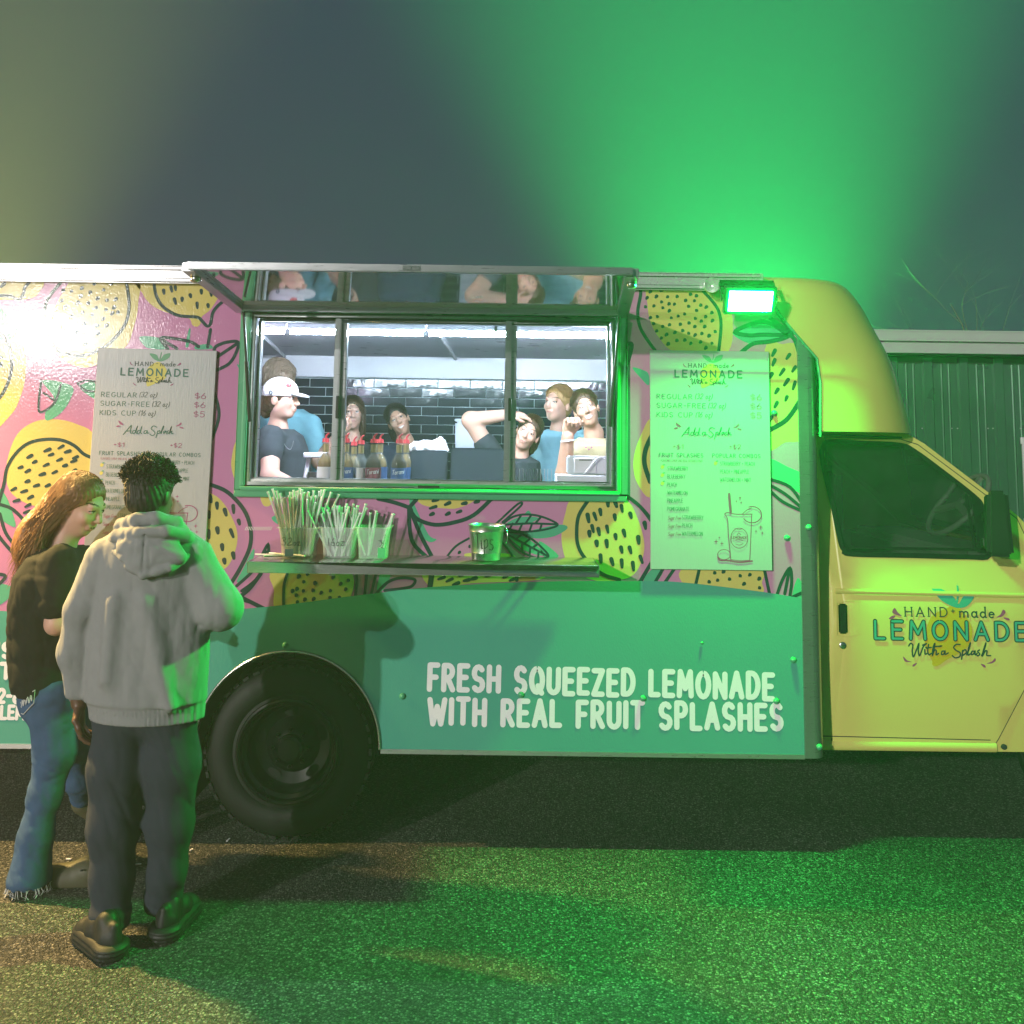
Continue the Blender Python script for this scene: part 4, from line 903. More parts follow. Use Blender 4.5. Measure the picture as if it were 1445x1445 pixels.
# inside the cab: seat, wheel, dash, far door with its speaker
b = MB(); b.box(1.45, 1.60, 0.35, 0.85, 0.8, 1.62); b.box(1.45, 1.95, 0.35, 0.85, 0.70, 0.92); bevel(b.obj('cab_seat', 'cab_grey', TR), 0.05, 3)
b = MB(); b.box(1.45, 1.60, 1.25, 1.75, 0.8, 1.62); b.box(1.45, 1.95, 1.25, 1.75, 0.70, 0.92); bevel(b.obj('cab_seat', 'cab_grey', TR), 0.05, 3)
b = MB(); b.box(2.12, 2.46, 0.30, 1.80, 0.95, 1.23); bevel(b.obj('dashboard', 'cab_grey', TR), 0.04, 3)
cc = W(1352, 712, 0.55); ax_ = Vector((-0.75, 0, 0.66)).normalized(); u_ = Vector((0, 1, 0)); v_ = ax_.cross(u_)
b = MB(); b.tube([cc + (u_ * math.cos(a) + v_ * math.sin(a)) * 0.19 for a in [2 * math.pi * i / 32 for i in range(32)]], 0.014, 8, closed=True)
for a in (0.3, 2.84, 4.7): b.bar(cc, cc + (u_ * math.cos(a) + v_ * math.sin(a)) * 0.19, 0.035, 0.015, ax_)
b.obj('steering_wheel', 'cab_grey', TR, 50)
b = MB(); b.box(1.42, 2.40, 1.80, 1.84, 0.55, 1.20); far_d = b.obj('far_door_lining', 'cab_grey', TR)
b = MB(); b.lathe([(0.07, 0), (0.07, -0.01), (0.05, -0.014), (0.0001, -0.004)], (W(1368, 766, 1.79).x, 1.798, W(1368, 762, 1.79).z), 'y', 20); b.obj('speaker', 'cab_dark', far_d, 50)

# ---- logo on the door
def door_print(name, mats, draw):
    mb = MB(); draw(mb); mb.v = [(x, cab_y(x, z) - 0.0062 + y, z) for x, y, z in mb.v]; return mb.obj(name, mats, door)
CW1 = PX(CY)
def blob(mb, pts, y, mi, n=5):
    q = smooth_poly([Vector(wx(p[0], p[1], CY)) for p in pts], True, n); mb.plate([(p.x, p.y) for p in q], [], y, 0, mi, side=False)
K = ((1140, 800), 4.738)
def kk(pts): return cv(K[0], K[1], pts)
def lemon(mb):
    blob(mb, kk([(985, 250), (1030, 300), (1085, 390), (1085, 490), (1030, 560), (930, 615), (865, 660), (830, 655), (825, 620), (790, 560), (775, 470), (820, 330), (930, 270)]), 0.0, 0)
    blob(mb, kk([(832, 142), (900, 150), (970, 200), (1000, 245), (1040, 190), (1105, 168), (1100, 210), (1060, 258), (1010, 272), (960, 262), (880, 215)]), -0.0004, 1)
    mb.ribbon([wx(*p, CY) for p in kk([(1008, 122), (1000, 180), (990, 240)])], 2.6 * CW1, -0.0006, 1)
door_print('door_logo', ['logo_lemon', 'logo_teal'], lemon)
def drops(mb):
    for pts in ([(575, 272), (595, 300), (622, 325), (585, 318), (558, 300)], [(535, 345), (555, 325), (580, 325), (560, 345)], [(1298, 283), (1315, 300), (1290, 330), (1252, 335), (1280, 315)], [(1300, 335), (1335, 340), (1340, 355), (1315, 350)],
                [(635, 597), (660, 622), (690, 633), (650, 632), (635, 612)], [(697, 665), (700, 650), (727, 640), (712, 660)], [(1245, 607), (1250, 625), (1225, 643), (1190, 643), (1225, 630)], [(1152, 645), (1180, 655), (1184, 672), (1165, 664)]):
        blob(mb, kk(pts), -0.0002, 0, 4)
door_print('logo_splash', 'ink_pink', drops)
def dtext(mb, s, p0, p1, hpx, stroke, mi, y=-0.001, **kw):
    a = Vector(wx(*p0, CY)); c = Vector(wx(*p1, CY)); d = c - a
    text(mb, s, placer(a.x, a.y, math.atan2(d.y, d.x)), hpx * CW1, d.length, stroke, y, mi, **kw)
def words(mb):
    dtext(mb, 'HAND', (1276, 869), (1335, 869.5), 12, 0.13, 0, serif=.10, gap=.42)
    dtext(mb, '+', (1341, 868), (1346, 868), 12, 0.10, 0)
    dtext(mb, 'made', (1353, 870), (1401, 871), 13, 0.15, 0, serif=.08, gap=.32)
    dtext(mb, 'LEMONADE', (1234, 900), (1446, 903), 23, 0.26, 0, gap=.42)
    dtext(mb, 'LEMONADE', (1234, 900), (1446, 903), 23, 0.13, 1, -0.0016, gap=.42)
door_print('logo_lettering', ['ink_dark', 'logo_teal'], words)
def script(mb, strokes, wpx, y, mi, Y=CY):
    for st in strokes:
        p = smooth_poly([Vector(wx(q[0], q[1], Y)) for q in st], False, 6) if len(st) > 2 else [Vector(wx(q[0], q[1], Y)) for q in st]
        mb.ribbon(p, wpx * PX(Y), y, mi)
WITH = [[(668, 525), (680, 508), (695, 520), (692, 560), (700, 598), (722, 545), (735, 510), (732, 560), (742, 590), (765, 530), (785, 510), (760, 520)], [(775, 550), (778, 580), (792, 575)], [(782, 535), (784, 533)], [(800, 515), (795, 560), (805, 585), (818, 575)], [(785, 540), (818, 535)], [(825, 580), (832, 530), (842, 508), (838, 545), (826, 590), (840, 555), (852, 556), (852, 585), (868, 575)], [(830, 532), (885, 525), (870, 530)],
        [(905, 560), (890, 562), (888, 582), (902, 580), (910, 560), (912, 582), (932, 572)],
        [(1010, 515), (985, 515), (968, 535), (985, 555), (1010, 570), (1010, 595), (980, 605), (960, 590)], [(1028, 555), (1022, 615)], [(1026, 565), (1045, 550), (1052, 570), (1030, 588)], [(1055, 585), (1072, 540), (1078, 505), (1066, 545), (1064, 585), (1080, 578)], [(1105, 560), (1090, 562), (1086, 582), (1100, 580), (1110, 560), (1112, 585), (1125, 575)], [(1140, 552), (1128, 562), (1142, 580), (1130, 592), (1122, 585)], [(1155, 590), (1175, 540), (1182, 505), (1168, 550), (1160, 592), (1178, 560), (1190, 560), (1190, 588), (1215, 590)]]
door_print('logo_lettering', ['ink_dark'], lambda mb: script(mb, [kk(s) for s in WITH], 1.9, -0.001, 0))
# =================================================================== people: surfaces grown from smooth unions of limbs
mat('skin_fair', (0.57, 0.34, 0.26), 0.5, var=0.08, vscale=14, sss=0.15)
mat('skin_tan', (0.47, 0.275, 0.19), 0.5, var=0.08, vscale=14, sss=0.15)
mat('skin_dark', (0.115, 0.055, 0.035), 0.45, var=0.12, vscale=14)
mat('lip', (0.42, 0.18, 0.15), 0.4); mat('teeth', (0.62, 0.60, 0.56), 0.3, var=0.03)
mat('eye_white', (0.50, 0.48, 0.46), 0.25, var=0.02); mat('iris', (0.030, 0.020, 0.014), 0.15)
mat('brow_brown', (0.09, 0.05, 0.03), 0.8)
HS = dict(rough=0.42, var=0.45, vscale=60, stretch=(1, 1, 0.15), bump=0.004, bscale=90)
mat('hair_black', (0.010, 0.008, 0.007), **HS); mat('hair_brown', (0.050, 0.026, 0.013), **HS)
mat('hair_auburn', (0.20, 0.095, 0.038), **HS); mat('hair_blonde', (0.30, 0.18, 0.075), **HS); mat('hair_grey', (0.23, 0.17, 0.12), **HS)
mat('hair_afro', (0.014, 0.010, 0.008), 0.6, var=0.3)
FB = dict(rough=0.9, var=0.10, vscale=25, bump=0.0012, bscale=500, rvar=0.03, spec=0.2)
mat('hoodie', (0.27, 0.275, 0.28), **FB); mat('tee_black', (0.014, 0.015, 0.016), **FB); mat('tee_navy', (0.025, 0.035, 0.06), **FB)
mat('tee_teal', (0.16, 0.36, 0.42), **FB); mat('tee_blue', (0.27, 0.52, 0.62), **FB); mat('tee_cream', (0.42, 0.36, 0.21), **FB)
mat('tee_charcoal', (0.030, 0.036, 0.042), **FB); mat('sweatpants', (0.038, 0.043, 0.060), **FB)
mat('denim', (0.055, 0.105, 0.20), 0.85, var=0.35, vscale=16, bump=0.0012, bscale=420, rvar=0.04, spec=0.2)
mat('cap_white', (0.78, 0.76, 0.75), 0.8, var=0.05, vscale=20, bump=0.0005, bscale=300)
mat('shoe_black', (0.014, 0.014, 0.015), 0.58, var=0.2); mat('clog', (0.085, 0.08, 0.048), 0.55, var=0.12)
mat('stitch', (0.62, 0.62, 0.60), 0.7); mat('ink_red', (0.45, 0.03, 0.04), 0.6)

def np3(v): return np.array([v[0], v[1], v[2]], dtype=np.float32)
class P_:      # one primitive of a body
    def __init__(s, f, lo, hi, k=0.02, op='+'): s.f, s.lo, s.hi, s.k, s.op = f, np.array(lo), np.array(hi), k, op
def capsule(a, b, ra, rb=None, k=0.02, op='+'):
    a, b = np3(a), np3(b); rb = ra if rb is None else rb; ba = b - a; L2 = float(ba @ ba) + 1e-9
    def f(X, Y, Z):
        t = np.clip(((X - a[0]) * ba[0] + (Y - a[1]) * ba[1] + (Z - a[2]) * ba[2]) / L2, 0, 1)
        dx = X - a[0] - t * ba[0]; dy = Y - a[1] - t * ba[1]; dz = Z - a[2] - t * ba[2]
        return np.sqrt(dx * dx + dy * dy + dz * dz) - (ra + (rb - ra) * t)
    m = max(ra, rb); return P_(f, np.minimum(a, b) - m, np.maximum(a, b) + m, k, op)
def chain(pts, rs, k=0.02): return [capsule(pts[i], pts[i + 1], rs[i], rs[i + 1], k) for i in range(len(pts) - 1)]
def ellip(c, r, k=0.02, op='+', rot=None):
    c, r = np3(c), np3(r); Rm = np.array(rot.to_3x3(), dtype=np.float32) if rot is not None else np.eye(3, dtype=np.float32)
    def f(X, Y, Z):
        p = [X - c[0], Y - c[1], Z - c[2]]
        q = [Rm[0, i] * p[0] + Rm[1, i] * p[1] + Rm[2, i] * p[2] for i in range(3)]
        k0 = np.sqrt((q[0] / r[0]) ** 2 + (q[1] / r[1]) ** 2 + (q[2] / r[2]) ** 2); k1 = np.sqrt((q[0] / r[0] ** 2) ** 2 + (q[1] / r[1] ** 2) ** 2 + (q[2] / r[2] ** 2) ** 2)
        return k0 * (k0 - 1) / (k1 + 1e-6)
    ex = np.sqrt((Rm ** 2) @ (r ** 2)); return P_(f, c - ex, c + ex, k, op)
def stack(rings, k=0.02):
    """rings of (x, y, z, rx, ry) from top to bottom or bottom to top: an upright trunk"""
    q = np.array(sorted(rings, key=lambda t: t[2]), dtype=np.float32); zs = q[:, 2]
    def f(X, Y, Z):
        g = lambda i: np.interp(Z, zs, q[:, i])
        cx, cy, rx, ry = g(0), g(1), g(3), g(4)
        e = np.sqrt(((X - cx) / rx) ** 2 + ((Y - cy) / ry) ** 2)
        d = (e - 1) * np.minimum(rx, ry)
        return np.maximum(d, np.maximum(Z - zs[-1], zs[0] - Z))
    return P_(f, (min(q[:, 0] - q[:, 3]), min(q[:, 1] - q[:, 4]), zs[0]), (max(q[:, 0] + q[:, 3]), max(q[:, 1] + q[:, 4]), zs[-1]), k)
def placed(p, Mx, s=1.0):
    """a primitive of a local frame moved into the world"""
    inv = np.array(Mx.inverted(), dtype=np.float32); f0 = p.f
    sc = Mx.to_scale()[0]
    def f(X, Y, Z):
        return sc * f0(*[inv[i, 0] * X + inv[i, 1] * Y + inv[i, 2] * Z + inv[i, 3] for i in range(3)])
    cs = [np.array(Mx @ Vector((x, y, z))) for x in (p.lo[0], p.hi[0]) for y in (p.lo[1], p.hi[1]) for z in (p.lo[2], p.hi[2])]
    return P_(f, np.min(cs, 0), np.max(cs, 0), p.k * sc, p.op)
def grow(prims, h, name, mats, parent=None, noise=None, paints=(), clip=None):
    lo = np.min([p.lo for p in prims if p.op == '+'], 0) - 0.03; hi = np.max([p.hi for p in prims if p.op == '+'], 0) + 0.03
    n = np.ceil((hi - lo) / h).astype(int) + 1
    ax = [(lo[i] + h * np.arange(n[i])).astype(np.float32) for i in range(3)]
    D = np.full(n, 9.0, dtype=np.float32)
    for p in prims:
        m = p.k + 3 * h
        i0 = np.clip(np.floor((p.lo - m - lo) / h).astype(int), 0, n - 1); i1 = np.clip(np.ceil((p.hi + m - lo) / h).astype(int) + 1, 1, n)
        sl = tuple(slice(i0[i], i1[i]) for i in range(3))
        X, Y, Z = ax[0][sl[0]][:, None, None], ax[1][sl[1]][None, :, None], ax[2][sl[2]][None, None, :]
        v = p.f(X, Y, Z).astype(np.float32); v = np.broadcast_to(v, D[sl].shape); d = D[sl]; k = max(p.k, 1e-4)
        if p.op == '+':
            hh = np.clip(0.5 + 0.5 * (d - v) / k, 0, 1); r = d * (1 - hh) + v * hh - k * hh * (1 - hh)
            D[sl] = np.where(np.abs(d - v) > k, np.minimum(d, v), r)
        else:
            v = -v; hh = np.clip(0.5 - 0.5 * (d - v) / k, 0, 1); r = d * (1 - hh) + v * hh + k * hh * (1 - hh)
            D[sl] = np.where(np.abs(d - v) > k, np.maximum(d, v), r)
    if noise is not None:
        near = np.abs(D) < 0.06; I = np.nonzero(near)
        D[I] += noise(ax[0][I[0]], ax[1][I[1]], ax[2][I[2]])
    if clip is not None:
        X, Y, Z = ax[0][:, None, None], ax[1][None, :, None], ax[2][None, None, :]
        D = np.maximum(D, clip(X, Y, Z))
    D[0] = D[-1] = 1; D[:, 0] = D[:, -1] = 1; D[:, :, 0] = D[:, :, -1] = 1
    s = D < 0
    cnt = np.zeros(np.array(D.shape) - 1, dtype=np.int8)
    for a in (0, 1):
        for b_ in (0, 1):
            for c in (0, 1): cnt += s[a:n[0] - 1 + a, b_:n[1] - 1 + b_, c:n[2] - 1 + c]
    act = (cnt > 0) & (cnt < 8); I = np.argwhere(act); idx = np.full(act.shape, -1, dtype=np.int64); idx[act] = np.arange(len(I))
    acc = np.zeros((len(I), 3)); num = np.zeros(len(I))
    cor = [(a, b_, c) for a in (0, 1) for b_ in (0, 1) for c in (0, 1)]
    for a in cor:
        for axis in range(3):
            if a[axis]: continue
            b_ = list(a); b_[axis] = 1
            da = D[I[:, 0] + a[0], I[:, 1] + a[1], I[:, 2] + a[2]]; db = D[I[:, 0] + b_[0], I[:, 1] + b_[1], I[:, 2] + b_[2]]
            m = (da < 0) != (db < 0); t = np.where(m, da / np.where(m, da - db, 1), 0)
            q = np.tile(np.array(a, dtype=float), (len(I), 1)); q[:, axis] += t
            acc[m] += q[m]; num[m] += 1
    V = lo + (I + acc / num[:, None]) * h
    faces = []
    for axis in range(3):
        u, w = (axis + 1) % 3, (axis + 2) % 3
        sl0 = [slice(1, n[i] - 1) for i in range(3)]; sl0[axis] = slice(0, n[axis] - 1); sl1 = list(sl0); sl1[axis] = slice(1, n[axis])
        a0 = s[tuple(sl0)]; a1 = s[tuple(sl1)]
        E = np.argwhere(a0 != a1)
        off = np.array([1, 1, 1]); off[axis] = 0; E = E + off
        du = np.zeros(3, int); du[u] = 1; dw = np.zeros(3, int); dw[w] = 1
        q = [idx[tuple((E - du - dw).T)], idx[tuple((E - dw).T)], idx[tuple(E.T)], idx[tuple((E - du).T)]]
        q = np.stack(q, 1); ins = s[tuple(E.T)]
        q[~ins] = q[~ins][:, ::-1]
        faces.append(q)
    Fq = np.concatenate(faces)
    me = bpy.data.meshes.new(name)
    me.vertices.add(len(V)); me.vertices.foreach_set('co', V.astype(np.float32).ravel())
    me.loops.add(len(Fq) * 4); me.loops.foreach_set('vertex_index', Fq.ravel().astype(np.int32))
    me.polygons.add(len(Fq)); me.polygons.foreach_set('loop_start', np.arange(0, len(Fq) * 4, 4, dtype=np.int32))
    me.update(calc_edges=True); me.validate()
    mats = [mats] if isinstance(mats, str) else mats
    for m in mats: me.materials.append(MATS[m])
    if len(paints):
        C = V[Fq].mean(1); mi = np.zeros(len(Fq), dtype=np.int32)
        for fn, k in paints: mi[fn(C)] = k
        me.polygons.foreach_set('material_index', mi)
    me.polygons.foreach_set('use_smooth', np.ones(len(Fq), dtype=bool))
    o = bpy.data.objects.new(name, me); COL.objects.link(o)
    if parent is not None: o.parent = parent
    return o
def folds(amp, freq, seed, stretch=(1, 1, 1), warp=0.5):
    r = np.random.default_rng(seed); dirs = r.normal(size=(5, 3)); dirs /= np.linalg.norm(dirs, axis=1)[:, None]; ph = r.uniform(0, 6.28, 5); st = np.array(stretch)
    def f(X, Y, Z):
        x, y, z = X * st[0] * freq, Y * st[1] * freq, Z * st[2] * freq
        w = np.sin(x * .7 + z * .5 + ph[0]) * warp; out = 0
        for d, p_ in zip(dirs, ph):
            v = np.sin(x * d[0] + y * d[1] + z * d[2] + p_ + w * 2); out = out + (1 - np.abs(v)) ** 2 - .33
        return amp * out / 2.2
    return f

# ---- a head in its own frame: faces -y, z up, about 23 cm tall
def head_matrix(c, yaw=0, pitch=0, roll=0, s=1.0):
    return Matrix.Translation(c) @ Matrix.Rotation(R(yaw), 4, 'Z') @ Matrix.Rotation(R(roll), 4, 'Y') @ Matrix.Rotation(R(pitch), 4, 'X') @ Matrix.Scale(s, 4)
def head_prims(Mx, female=True, smile=0.0):
    e = []
    A_ = lambda *a, **k: e.append(ellip(*a, **k))
    A_((0, .018, .035), (.073, .090, .080)); A_((0, -.018, -.025), (.061, .072, .085), k=.025)
    A_((0, -.046, -.088), (.030 if female else .038, .032, .026), k=.028)
    e.append(capsule((-.034, -.076, .024), (.034, -.076, .024), .011, k=.02))
    for s_ in (-1, 1):
        A_((s_ * (.036 + .003 * smile), -.064, -.026 + .004 * smile), (.021 + .004 * smile, .020 + .003 * smile, .020), k=.02)
        A_((s_ * .031, -.100, .006), (.017, .015, .010), k=.010, op='-')
        A_((s_ * .031, -.0765, .006), (.0135, .012, .0105), k=.003)
        A_((s_ * .074, .014, -.010), (.010, .021, .032), k=.006)
        A_((s_ * .010, -.096, -.031), (.008, .009, .007), k=.006)
    e.append(capsule((0, -.086, .014), (0, -.107, -.026), .007, .0115, k=.009))
    A_((0, -.084, -.054), (.026, .012, .010), k=.008); A_((0, -.082, -.066), (.023, .012, .009), k=.008)
    if smile: A_((0, -.100, -.060), (.018, .010, .004), k=.006, op='-')
    return [placed(p, Mx) for p in e]
def face_paint(Mx, smile=0.0, base=0, pout=False):
    """indices: base+1 lip, +2 teeth, +3 eye white, +4 iris, +5 brow"""
    inv = np.array(Mx.inverted())
    def loc(C): return C @ inv[:3, :3].T + inv[:3, 3]
    def fr(fn): return lambda C: (lambda q: (q[:, 1] < -.035) & fn(np.abs(q[:, 0]), q[:, 2], q[:, 0]))(loc(C))
    cu = 9.0 * smile; L = [] 
    lw, lh = (.027, .0115) if smile else (.020, .0062)
    if pout: lw = .017
    L.append((fr(lambda a, z, x: (a / lw) ** 2 + ((z + .060 - cu * a * a + .003 * smile) / lh) ** 2 < 1), base + 1))
    if smile: L.append((fr(lambda a, z, x: (a / (lw * .86)) ** 2 + ((z + .059 - cu * a * a + .003 * smile) / (lh * .58)) ** 2 < 1), base + 2))
    else: L.append((fr(lambda a, z, x: (a < lw * .9) & (np.abs(z + .0598) < .0009)), base + 4))
    L.append((fr(lambda a, z, x: ((a - .031) / .0142) ** 2 + ((z - .0070) / .0066) ** 2 < 1), base + 4))
    L.append((fr(lambda a, z, x: ((a - .031) / .0120) ** 2 + ((z - .0052) / .0046) ** 2 < 1), base + 3))
    L.append((fr(lambda a, z, x: ((a - .031) ** 2 + (z - .006) ** 2 < .0050 ** 2)), base + 4))
    L.append((fr(lambda a, z, x: (a > .013) & (a < .050) & (np.abs(z - (.030 + .006 * np.sin((a - .013) / .037 * 2.6))) < .0026)), base + 5))
    return L
SKIN = lambda s, b='brow_brown': [s, 'lip', 'teeth', 'eye_white', 'iris', b]
def hand_prims(wrist, f, nrm, thumb=1, curl=(.5, .5, .5, .5), tcurl=.3, s=1.0):
    """palm along f, palm side facing nrm, thumb on the side thumb*(f x nrm)"""
    f = Vector(f).normalized(); nrm = Vector(nrm); nrm = (nrm - f * nrm.dot(f)).normalized(); r = f.cross(nrm) * thumb; w = Vector(wrist); out = []
    rot = Matrix((r, f, nrm)).transposed()
    out.append(ellip(w + f * .046 * s, (.039 * s, .050 * s, .016 * s), .012, rot=rot))
    for i, (off, ln) in enumerate(((.029, .074), (.010, .083), (-.010, .077), (-.028, .060))):
        p = w + (f * .078 + r * off) * s; d = f.copy(); rad = .0088 * s
        pts = [p - f * .02 * s, p]
        for j, q in enumerate((.45, .32, .23)):
            a = curl[i] * (0.9, 1.2, 0.9)[j]; d = (d * math.cos(a) + nrm * math.sin(a)).normalized() if j == 0 else (d * math.cos(a) + d.cross(r * thumb).normalized() * (-math.sin(a)) * (1 if True else -1)).normalized()
            pts.append(pts[-1] + d * ln * q * s)
        out += chain(pts, [rad * 1.05, rad * 1.05, rad, rad * .92, rad * .8], .003)
    b0 = w + (f * .022 + r * .028) * s; d = (f * .75 + r * .65).normalized()
    p1 = b0 + d * .035 * s; d2 = (f * .9 + r * .25 + nrm * tcurl * 1.5).normalized(); p2 = p1 + d2 * .03 * s; p3 = p2 + (f * .8 + nrm * tcurl - r * .2).normalized() * .022 * s
    out += chain([b0, p1, p2, p3], [.013 * s, .011 * s, .0095 * s, .008 * s], .006)
    return out
def tubes(paths, rads, name, m, parent, n=3):
    mb = MB()
    for p, r in zip(paths, rads): mb.tube(p, r, n, caps=False)
    return mb.obj(name, m, parent, 180)
def hair_cap(Mx, name, m, parent, extra=(), thick=.009, face=(0, -.085, -.030), fr=(.060, .066, .100), seed=1, h=.005, amp=.0025, open_=True, messy=0.0):
    e = [ellip((0, .022, .036), (.075 + thick, .092 + thick, .080 + thick)), ellip((0, .05, -.02), (.066 + thick * .6, .06, .07), k=.02)]
    pr = [placed(p, Mx) for p in e]
    if open_: pr.append(placed(ellip((0, -.078, -.072), (.115, .080, .118), k=.008, op='-'), Mx)); pr.append(placed(ellip((0, -.02, -.115), (.085, .085, .055), k=.01, op='-'), Mx))
    pr.append(placed(ellip(face, fr, k=.008, op='-'), Mx)); pr += [placed(p, Mx) for p in extra]
    if extra: pr.append(placed(ellip(face, fr, k=.006, op='-'), Mx))
    inv = np.array(Mx.inverted()); fn = folds(1.0, 120, seed + 40, (1, .5, .8), 1.2)
    def nz(X, Y, Z):
        q = [inv[i, 0] * X + inv[i, 1] * Y + inv[i, 2] * Z + inv[i, 3] for i in range(3)]
        a = np.arctan2(q[0], np.hypot(q[1] - .02, q[2] - .05) + .02)
        return amp * (np.sin(a * 46 + 4 * np.sin(q[1] * 25 + q[2] * 13) + seed) + .6 * np.sin(a * 83 + 6 * np.sin(q[2] * 21))) * .7 + (amp * .8 + messy) * fn(q[0], q[1], q[2])
    return grow(pr, h, name, m, parent, noise=nz)

def strands_back(Mx, m, parent, n=900, seed=3, messy=0.0, front=58, drop=0.0, vol=.012):
    """locks combed from the hairline over the crown to the back of the head"""
    rr = np.random.default_rng(seed); paths, rads = [], []
    for i in range(n):
        u = rr.uniform(-.97, .97); c = math.sqrt(1 - u * u); lift = rr.uniform(-.002, .007) + messy * rr.uniform(0, 1)
        a0 = R(rr.uniform(front - 15, front + 8) - 40 * abs(u) ** 1.5); a1 = R(rr.uniform(150, 215)); pts = []; ph = rr.uniform(0, 6.28); wv = rr.uniform(.0, .005) + messy * .6
        for j in range(8):
            t = j / 7; a = a0 + (a1 - a0) * t; rx, ry, rz = .075 + vol + lift, .092 + vol + lift, .080 + vol + lift
            q = Vector((u * rx * (1 - .25 * t * t) + wv * math.sin(ph + t * 7), .022 - math.cos(a) * ry * c, .036 + math.sin(a) * rz * c + wv * math.cos(ph + t * 6)))
            if messy: q += Vector((0, 0, messy * .8 * math.sin(t * 3.1) * rr.uniform(0, 1)))
            pts.append(Mx @ q)
        if drop and rr.random() < .8:
            s_ = 1 if u > 0 else -1; e = pts[3 if abs(u) > .5 else 7].copy(); pts = pts[:4] if abs(u) > .5 else pts
            for j in range(1, 6): pts.append(e + Vector((s_ * .006 * math.sin(ph + j), .006 * math.cos(ph * 2 + j), -drop * j / 5)) + Vector((s_ * .012, 0, 0)))
        k = len(pts); paths.append(pts); rads.append([.0007] + [.0017] * (k - 3) + [.0013, .0005])
    return tubes(paths, rads, 'hair_strands', m, parent)

# ------------------------------------------------------------------ the man in the grey hoodie
def man():
    Y = -0.76; k = PX(Y); w = lambda x, y, dy=0.0: W(x, y, Y + dy)
    top = w(215, 690)
    Mx = head_matrix(w(213, 698, .03), yaw=172, pitch=14, roll=3, s=.93)
    lh = w(112, 992, .02)
    rw = w(284, 872, .30)
    body = head_prims(Mx, False) + [capsule(w(213, 715, .03), w(212, 760, .02), .056, .062, .03)]
    body += chain([w(106, 900, .02), w(109, 950, .03), lh], [.043, .036, .028])
    body += hand_prims(lh, (0.10, -.02, -1), (1, .15, 0), 1, (.35, .4, .45, .5))
    body += chain([w(325, 862, .02), w(305, 868, .18), rw], [.042, .036, .029]) + hand_prims(rw, (-.2, 1, .1), (-.4, 0, -1), -1, (.5, .55, .6, .6))
    body += [ellip(w(207, 880), (.15, .09, .25), .05)]
    p = grow(body, .0052, 'person', SKIN('skin_dark', 'hair_afro'), None, paints=face_paint(Mx))
    tag(p, 'person seen from behind in grey hoodie and dark navy sweatpants standing at the truck', 'person')
    rg = [(742, 176, 252, .080), (752, 158, 266, .092), (768, 142, 282, .104), (800, 128, 292, .120), (850, 127, 290, .128), (905, 126, 290, .132), (950, 125, 288, .136), (985, 122, 285, .136), (1001, 125, 284, .128), (1016, 127, 283, .126)]
    st = [((w((a + b) / 2, y).x), Y + .02, w((a + b) / 2, y).z, (b - a) / 2 * k, d) for y, a, b, d in rg]
    hd = [stack(st, .03)]
    hd += chain([w(147, 788, .01), w(116, 860, .0), w(107, 920, .02), w(112, 972, .03)], [.062, .058, .056, .046], .03)
    hd += [capsule(w(111, 974, .03), w(113, 986, .03), .040, .036, .006)]
    hd += chain([w(274, 788, .01), w(312, 858, -.01), w(298, 868, .20)], [.064, .070, .054], .03) + [capsule(w(297, 868, .2), w(290, 870, .25), .042, .038, .006)]
    hood = [ellip(w(209, 772, -.085), (.112, .050, .052), .012), ellip(w(202, 795, -.105), (.066, .034, .040), .02), ellip(w(236, 785, -.095), (.070, .032, .034), .02)]
    hood += chain([w(170, 752, .05), w(172, 742, -.02), w(192, 734, -.075), w(222, 732, -.085), w(248, 738, -.04), w(258, 750, .05)], [.022, .024, .024, .024, .024, .022], .008)
    hood += chain([w(156, 764, .02), w(166, 756, -.06), w(195, 752, -.11), w(235, 750, -.112), w(262, 756, -.05), w(270, 766, .02)], [.020, .022, .022, .022, .022, .020], .008)
    hood += chain([w(150, 770, -.02), w(176, 786, -.10), w(203, 812, -.128), w(240, 802, -.118), (w(272, 780, -.03))], [.012, .014, .014, .014, .012], .008)
    hood += [capsule(w(205, 748, -.125), w(201, 808, -.140), .005, .005, .006, '-'), ellip(w(213, 728, .04), (.060, .064, .07), .01, '-')]
    grow(hood, .0055, 'hood', 'hoodie', p, noise=folds(.005, 45, 31, (1, 1, 1)))
    hd += [ellip(w(210, 728, .05), (.062, .066, .06), .012, '-')]
    # creases that hang from the shoulders and pull across the back
    for a, c_, r in (((206, 850), (240, 1000), .014), ((160, 850), (150, 960), .013)):
        hd.append(capsule(w(*a, -.098), w(*c_, -.106), r, r * .8, .05))
    f1 = folds(.0045, 26, 5, (1, .6, .30)); f2 = folds(.0022, 70, 9, (1, 1, .5))
    zrib = w(200, 988).z
    def nz(X, Y_, Z): rib = Z < zrib; return np.where(rib, .0015 * np.sin(X * 420) + .003, f1(X, Y_, Z) + f2(X, Y_, Z))
    grow(hd, .0062, 'hoodie', 'hoodie', p, noise=nz)
    G1, G2 = G(146, 1356), G(230, 1326)
    lg = []
    def leg(pts, rs): return chain([w(x, y, d) for x, y, d in pts], rs, .04)
    lg += leg([(172, 1000, .02), (166, 1080, .02), (160, 1165, .0), (158, 1240, .0), (156, 1292, -.02)], [.086, .094, .080, .066, .060])
    lg += leg([(240, 1000, .02), (243, 1080, .03), (240, 1160, .04), (236, 1230, .05), (231, 1268, .07)], [.084, .090, .074, .060, .056])
    lg += [ellip(w(206, 1000, .02), (.180, .105, .09), .04)]
    for c_, r in ((w(155, 1302, -.025), .064), (w(156, 1285, -.02), .068), (w(230, 1276, .07), .058), (w(231, 1260, .07), .062)): lg.append(ellip(c_, (r, r, .022), .02))
